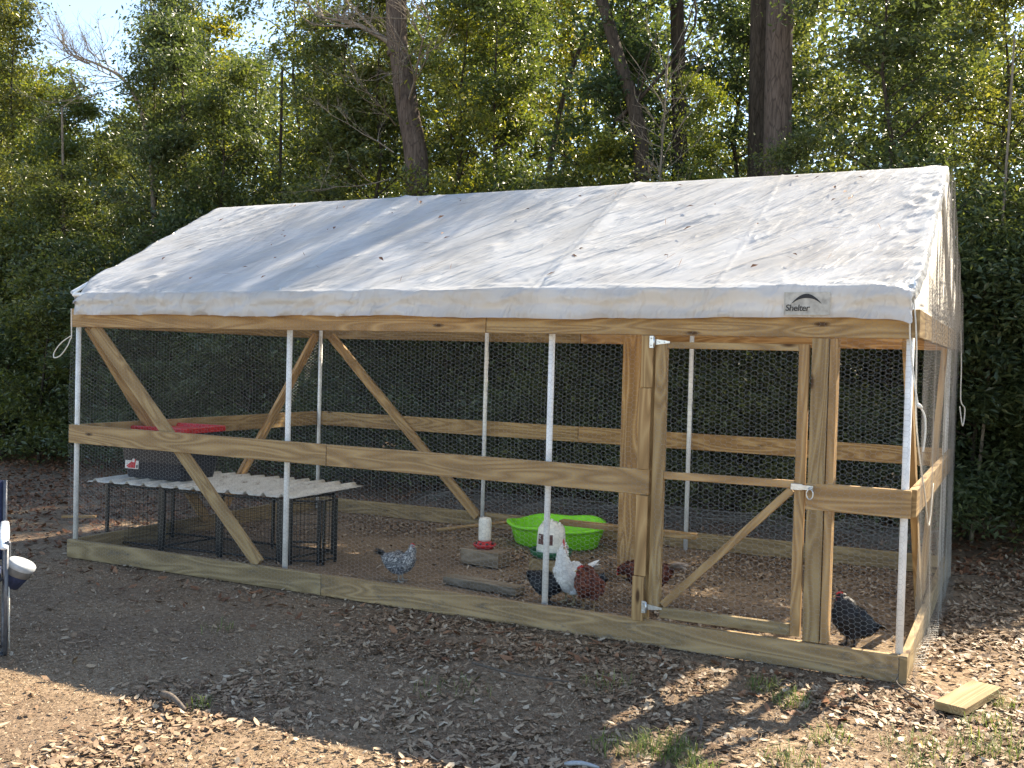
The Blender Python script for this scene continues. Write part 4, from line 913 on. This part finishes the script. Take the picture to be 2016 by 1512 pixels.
BK = barkmat('pine_bark', (0.055, 0.04, 0.032), (0.15, 0.115, 0.095), 1.9); BK2 = barkmat('dark_bark', (0.03, 0.024, 0.018), (0.09, 0.07, 0.055), 2); BKP = barkmat('pale_bark', (0.16, 0.13, 0.10), (0.30, 0.255, 0.205), 3)
def limbs(seed, h, r0, nl, reach, z0=.18, lean=0.05, rise=.55):
    rng = random.Random(seed); mb = MB(); tr = [Vector((0, 0, 0))]; n = 9
    ang = rng.uniform(0, 6.28)
    for k in range(1, n+1):
        tr.append(Vector((math.cos(ang)*lean*h*(k/n)**1.5+rng.uniform(-.03, .03)*h*.3, math.sin(ang)*lean*h*(k/n)**1.5+rng.uniform(-.03, .03)*h*.3, h*k/n)))
    mb.tube(tr, [r0*(1-.88*k/n) for k in range(n+1)], 8); cl = []
    for k in range(nl):
        q = z0+(1-z0)*((k+rng.random())/nl); i = min(int(q*n), n-1); p0 = tr[i].lerp(tr[i+1], q*n-i)
        a_ = rng.uniform(0, 6.28); ln = reach*(1-.62*max(0, (q-.35)/.65)**1.2)*rng.uniform(.55, 1.1)
        p1 = p0+Vector((math.cos(a_)*ln, math.sin(a_)*ln, ln*rng.uniform(.1, rise*1.3))); pm = p0.lerp(p1, .5)+Vector((0, 0, ln*.10))
        rr = r0*(1-.85*q)*.42+.003; mb.tube([p0, pm, p1], [rr, rr*.6, rr*.25], 5, False)
        for j in range(5):
            s_ = rng.uniform(.25, 1.05); c0 = p0.lerp(p1, s_)+Vector((0, 0, ln*.1*math.sin(math.pi*min(s_, 1)))); tip = c0+Vector((rng.uniform(-.4, .4), rng.uniform(-.4, .4), rng.uniform(-.1, .35)))*reach*.5
            mb.tube([c0, tip], [rr*.3+.001, .0015], 4, False, False); cl.append(c0.lerp(tip, .6)); cl.append(tip)
    return mb, cl
def crown_mesh(name, cl, n, sp, length, width, seed, droop=.5):
    rng = np.random.default_rng(seed); P_ = np.array([tuple(c) for c in cl]); w = rng.random(len(P_))**1.5+.08; w /= w.sum()
    k = rng.choice(len(P_), n, p=w); pos = P_[k]+rng.normal(size=(n, 3))*np.array([sp, sp, sp*.6])*(0.35+rng.random((n, 1)))
    pos[:, 2] = np.maximum(pos[:, 2], .03)
    nr = rng.normal(size=(n, 3)); nr[:, 2] = np.abs(nr[:, 2])+.5
    V, F = leaves(pos, length, width, nr, .16, rng, droop=droop); return npmesh(name, V, F)
def mbmesh(mb, name):
    me = bpy.data.meshes.new(name); me.from_pydata(mb.v, [], mb.f); me.update(); me.polygons.foreach_set('use_smooth', mb.sm); return me
TREE = []                                       # unit trees, 6 m tall
for s_ in range(5):
    mb, cl = limbs(100+s_, 6.0, .050, 34, 1.15, .10); TREE.append((mbmesh(mb, 'trunk'), crown_mesh('crown', cl, 21000, .17, .068, .027, 200+s_)))
BUSH = []                                       # unit shrubs, 2.6 m tall
for s_ in range(3):
    mb, cl = limbs(300+s_, 2.6, .028, 26, 0.85, .02, .08, .5); BUSH.append((mbmesh(mb, 'stem'), crown_mesh('foliage', cl, 15000, .16, .068, .026, 400+s_)))
def put(kind, src, loc, h, unit, wide, lf, bk, label, cat, group, rz=None):
    e = empty(kind, loc, label, cat, group, random.uniform(0, 6.28) if rz is None else rz); e.scale = (wide, wide, h/unit)
    tk = bpy.data.objects.new('trunk' if kind != 'shrub' else 'stem', src[0]); cr_ = bpy.data.objects.new('crown' if kind != 'shrub' else 'foliage', src[1])
    for ob, m in ((tk, bk), (cr_, lf)):
        C.objects.link(ob); ob.parent = e
        if not ob.data.materials: ob.data.materials.append(m)
        ob.material_slots[0].link = 'OBJECT'; ob.material_slots[0].material = m
    return e
def pxof(x, y): return 1008+1970.8*math.tan(math.atan2(x-.4637, y+5.3316)-YAW)
def kof(px):                                    # skyline steepness seen in each direction (the woods' real outline)
    K = [(-900, .34), (-40, .33), (50, .27), (110, .185), (190, .20), (235, .39), (370, .38), (415, .29), (480, .305), (540, .26), (575, .36), (640, .35), (680, .28), (745, .34), (800, .42), (2600, .44)]
    return float(np.interp(px, [a_ for a_, _ in K], [b_ for _, b_ in K]))
def topz(x, y): return CAM.z+kof(pxof(x, y))*math.hypot(x-CAM.x, y-CAM.y)
rnd = random.Random(4)
NAMES = {}
def skyl(lf): return {'dark_leaves': 'dark green', 'green_leaves': 'mid green', 'yellow_green_leaves': 'yellow green'}[lf.name]
def row(y, x0, x1, step, wide, cols, hs=(.9, 1.05), cap=None, zone='row'):
    x = x0
    while x < x1:
        xx = x+rnd.uniform(-.25, .25)*step; yy = y+rnd.uniform(-.35, .35); px = pxof(xx, yy)
        h = topz(xx, yy)*rnd.uniform(*hs)/1.0
        if cap: h = min(h, cap)
        if xx > -.4: h = min(h, 5.9)
        if px > 2080: h = min(h, 5.2)
        if any(abs(px-c_) < hw_+20*(yy > 7.2)-20 and yy < 9 for c_, hw_, _ in WIN): x += step; continue
        w_ = wide*rnd.uniform(.85, 1.15)
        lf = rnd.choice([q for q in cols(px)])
        where = 'left of the run' if px < 180 else 'behind the left half of the canopy' if px < 900 else 'behind the right half of the canopy' if px < 1870 else 'right of the run'
        lab = f'{skyl(lf)} front tree from the left, {where}' if zone == 'front' else f'{skyl(lf)} deeper tree from the left, {where}'
        put('leafy_tree', rnd.choice(TREE), (xx, yy, float(gz(xx, yy))-.03), h, 6.0, w_, lf, BK2, lab, 'tree', f'{skyl(lf)} {"front" if zone == "front" else "deeper"} trees {where}')
        x += step
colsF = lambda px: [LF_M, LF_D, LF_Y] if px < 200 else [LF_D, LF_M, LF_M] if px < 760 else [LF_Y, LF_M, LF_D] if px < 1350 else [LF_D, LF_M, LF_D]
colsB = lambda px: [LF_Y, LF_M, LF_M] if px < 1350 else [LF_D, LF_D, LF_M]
WIN = ((802, 62, 5.5), (1228, 62, 5.4), (1512, 66, 5.4), (1338, 30, 5.2))
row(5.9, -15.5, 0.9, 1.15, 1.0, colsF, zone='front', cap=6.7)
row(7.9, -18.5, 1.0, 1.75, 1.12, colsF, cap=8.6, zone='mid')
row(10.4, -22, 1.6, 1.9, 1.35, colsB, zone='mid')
# trees to the right, outside the frame, whose shade falls on the right foreground
for (x, y, h) in ((1.3, 5.0, 3.9), (3.3, 3.0, 4.6), (3.9, 4.6, 6.5), (4.6, 3.4, 6.0)):
    put('leafy_tree', rnd.choice(TREE), (x, y, 0), h, 6.0, 1.05, LF_D, BK2, 'dark leafy tree standing just beyond the right side of the run', 'tree', 'trees beyond the right side')
# understory
x = -16.0
while x < 1.5:
    for yy in (4.75, 5.7, 7.0):
        xx = x+rnd.uniform(-.3, .3); y_ = yy+rnd.uniform(-.2, .2)
        lf = rnd.choice([LF_D, LF_D, LF_M]); h = rnd.uniform(1.9, 2.9) if yy < 5 else rnd.uniform(2.6, 3.6)
        px = pxof(xx, y_); where = 'left of the run' if px < 180 else 'behind the left half of the netting' if px < 900 else 'behind the right half of the netting' if px < 1870 else 'right of the run'
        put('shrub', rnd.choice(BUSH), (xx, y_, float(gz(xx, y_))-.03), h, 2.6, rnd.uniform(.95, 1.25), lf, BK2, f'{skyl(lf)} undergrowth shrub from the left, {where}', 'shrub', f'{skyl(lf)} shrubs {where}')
    x += .86
# far woods: one mass
rng = np.random.default_rng(77); n = 230000
x = rng.uniform(-46, 6, n); y = rng.uniform(14.5, 24, n); tz = np.array([topz(a_, b_) for a_, b_ in zip(x[:0], y[:0])])
pxa = 1008+1970.8*np.tan(np.arctan2(x-.4637, y+5.3316)-YAW); K = [(-900, .30), (50, .24), (110, .17), (200, .20), (400, .28), (500, .26), (700, .27), (800, .36), (2600, .42)]
kk = np.interp(pxa, [a_ for a_, _ in K], [b_ for _, b_ in K])*(.82+.36*fbm(x*.5, y*.5, 8, 3)); zt = CAM.z+kk*np.hypot(x-CAM.x, y-CAM.y)
z = zt*(rng.random(n)**.85); dn = fbm(x*.7+z*.4, y*.7+z*.9, 12, 3); k = dn > .36
nr = rng.normal(size=(k.sum(), 3)); V, F = leaves(np.stack([x, y, z], 1)[k], .20, .10, nr, .12, rng)
link('far_woods', npmesh('far_woods', V, F), LF_M, kind='stuff', label='dense far woodland closing the view behind the nearer trees', cat='woodland')
# individually readable trunks
def big_trunk(name, pts, r0, r1, m, label, crownspec=None, nseg=70, nr_=26, rough=.10, group=None):
    P_ = smooth_path(pts, max(2, nseg//(len(pts)-1))); n = len(P_); base = P_[0].copy(); V = []
    for i, q in enumerate(P_):
        r = (r0+(r1-r0)*i/(n-1))*(1+.35*math.exp(-i/n*30))
        for k in range(nr_):
            a_ = 2*math.pi*k/nr_; fu = float(fbm(np.array([k*.9]), np.array([q.z*3.2]), 5, 3)[0])-.45
            rr = r*(1+rough*2*fu*(1 if k % 2 else .2)); V.append((q.x-base.x+rr*math.cos(a_), q.y-base.y+rr*math.sin(a_), q.z-base.z))
    F = [(i*nr_+k, i*nr_+(k+1) % nr_, (i+1)*nr_+(k+1) % nr_, (i+1)*nr_+k) for i in range(n-1) for k in range(nr_)]
    e = empty(name, base, label, 'tree', group); MB().add(V, F, True).build('trunk', m, e)
    return e, P_, base
def bare_limb(mb, p, d, ln, r, depth, rg):
    q = [p]; dd = d.normalized()
    for i in range(4): dd = (dd+Vector((rg.uniform(-.25, .25), rg.uniform(-.25, .25), rg.uniform(-.18, .22)))).normalized(); q.append(q[-1]+dd*ln/4)
    mb.tube(q, [r*(1-.17*i) for i in range(5)], 5, False)
    if depth:
        for i in range(1, 5):
            for _ in range(2):
                if rg.random() < .8: bare_limb(mb, q[i], dd+Vector((rg.uniform(-1, 1), rg.uniform(-1, 1), rg.uniform(-.3, .8)))*.9, ln*rg.uniform(.35, .6), r*.5, depth-1, rg)
rg = random.Random(3)
def pine_crown(e, z, sc):
    mb, cl = limbs(rg.randint(0, 999), 3.0, .06, 20, 1.6, .05); cl = [c+Vector((0, 0, z)) for c in cl]
    link('crown', crown_mesh('crown', cl, 5000, .32, .16, .02, 9), LF_D, e)
    o2 = link('branch', mbmesh(mb, 'branch'), BK, e); o2.location.z = z
e, P_, b_ = big_trunk('pine_tree', [(-6.42, 5.5, -.1), (-6.44, 5.5, 2.2), (-6.48, 5.5, 3.9), (-6.62, 5.5, 4.62), (-6.76, 5.5, 5.34), (-6.86, 5.5, 6.13), (-7.0, 5.5, 12)], .165, .125, BK, 'tall pine with reddish grey trunk rising behind the left canopy')
mb = MB(); q0 = Vector((-6.62, 5.45, 4.7))-b_; bare_limb(mb, q0+Vector((-.1, 0, .75)), Vector((-1, -.2, .85)), 1.5, .045, 2, rg); bare_limb(mb, q0+Vector((.1, -.1, .1)), Vector((.6, -.6, .35)), 1.3, .02, 2, rg)
for k in range(7): bare_limb(mb, q0+Vector((-.1+.03*k, -.18, -.9+k*.33)), Vector((rg.uniform(-1, 1), -.7, rg.uniform(-.5, .5))), .9, .010, 2, rg)
mb.build('bare_branch', BKP, e); pine_crown(e, 10.2, 1)
e, P_, b_ = big_trunk('pine_tree', [(-1.93, 5.4, -.1), (-1.91, 5.4, 3), (-1.94, 5.4, 5.2), (-1.98, 5.4, 12.6)], .155, .135, BK, 'thick upright pine trunk with rough grey bark, nearer of the close pair'); pine_crown(e, 11.3, 1)
e, P_, b_ = big_trunk('pine_tree', [(-2.25, 6.0, -.1), (-2.26, 6.0, 3), (-2.30, 6.0, 5.7), (-2.34, 6.0, 7.6)], .125, .10, BK2, 'darker pine trunk standing just left behind the thick upright pine'); pine_crown(e, 5.6, 1)
e, P_, b_ = big_trunk('oak_tree', [(-3.36, 5.4, -.1), (-3.38, 5.4, 2.4), (-3.44, 5.4, 3.9), (-3.56, 5.4, 4.51), (-3.77, 5.4, 5.1), (-3.97, 5.4, 5.7), (-4.2, 5.4, 6.3)], .095, .065, BK2, 'leaning dark oak trunk curving up to the left behind the canopy')
mb = MB(); bare_limb(mb, Vector((-.4, 0, 4.4)), Vector((.8, .2, .9)), 1.4, .03, 1, rg); mb.build('branch', BK2, e)
e, P_, b_ = big_trunk('oak_tree', [(-3.3, 6.5, -.1), (-3.33, 6.5, 3.6), (-3.39, 6.5, 5.07), (-3.5, 6.5, 7)], .10, .08, BK2, 'straight dark trunk between the leaning oak and the pine pair')
e, P_, b_ = big_trunk('oak_tree', [(-5.15, 6.3, -.1), (-5.1, 6.3, 3), (-4.98, 6.3, 4.1), (-4.8, 6.3, 5.0), (-4.45, 6.3, 5.9)], .045, .025, BK2, 'thin dark trunk leaning right beside the tall left pine')
for (xa, ya, xb, zb_, r, lab, bk) in ((-13.25, 5.75, -13.4, 5.4, .032, 'thin straight sapling trunk left of the canopy', BKP), (-11.9, 6.3, -12.0, 6.9, .038, 'dark slender sapling rising behind the left roof slope', BK2), (-9.9, 6.8, -9.8, 5.9, .036, 'slender sapling behind the left end of the ridge', BK2), (.10, 4.75, .30, 4.6, .017, 'pale thin sapling stem at the right edge', BKP)):
    big_trunk('sapling', [(xa, ya, -.1), ((xa+xb)/2+.04, ya, zb_/2), (xb, ya, zb_)], r, r*.5, bk, lab, nseg=20, nr_=8, rough=.02)
e = empty('dead_sapling', (-3.05, 5.0, 0), 'pale dead leafless sapling standing above the canopy right of centre', 'tree'); mb = MB(); tr = [(0, 0, -.05), (.02, 0, 2), (-.02, 0, 3.6), (.03, 0, 4.9)]; mb.tube(tr, [.022, .018, .012, .005], 6); mb.build('trunk', BKP, e)
mb = MB()
for k in range(26): z = 2.6+k*.085; bare_limb(mb, Vector((0, 0, z)), Vector((rg.uniform(-1, 1), rg.uniform(-.6, .6), rg.uniform(.2, 1.2))), rg.uniform(.3, .7), .006, 1, rg)
mb.build('bare_branch', BKP, e)
e = empty('dead_sapling', (-12.3, 6.0, 0), 'bare pale limb arching left against the sky at the upper left', 'tree'); mb = MB(); mb.tube(smooth_path([(0.9, 0, -.05), (.75, 0, 3), (.55, 0, 4.8), (.1, 0, 5.7), (-.6, 0, 6.1), (-1.3, 0, 6.35)], 4), np.linspace(.05, .012, 21), 6); mb.build('trunk', BKP, e)
mb = MB()
for k in range(16): f = k/15; bare_limb(mb, Vector((.1-1.4*f, 0, 5.7+.65*f)), Vector((-.6, rg.uniform(-.5, .5), rg.uniform(-.6, .9))), rg.uniform(.6, 1.1), .010, 2, rg)
mb.build('bare_branch', BKP, e)
# bright climbing bush in front of the dark trunks
for (x, y, h, w_, lf, lab) in ((-3.7, 5.15, 3.95, .75, LF_Y, 'bright sunlit bush with broad leaves peeking over the roof centre'), (-1.45, 4.75, 3.72, .55, LF_M, 'leafy bush tip just above the ridge right of the pine pair'), (-2.9, 5.5, 4.6, .5, LF_Y, 'tall loose climber with sunlit leaves left of the pine pair')):
    put('shrub', TREE[3], (x, y, 0), h, 6.0, w_, lf, BK2, lab, 'shrub', None)

# give repeated trees and shrubs a label of their own, counted from the left
ORD = 'first second third fourth fifth sixth seventh eighth ninth tenth eleventh twelfth thirteenth fourteenth fifteenth sixteenth seventeenth eighteenth nineteenth twentieth'.split()
byl = {}
for ob in C.objects:
    if ob.parent is None and ob.get('label') and ob.get('category') in ('tree', 'shrub'): byl.setdefault(ob['label'], []).append(ob)
for lab, obs in byl.items():
    if 1 < len(obs) <= 20:
        for i, ob in enumerate(sorted(obs, key=lambda q: pxof(q.location.x, q.location.y))): ob['label'] = f'{ORD[i]} {lab}'
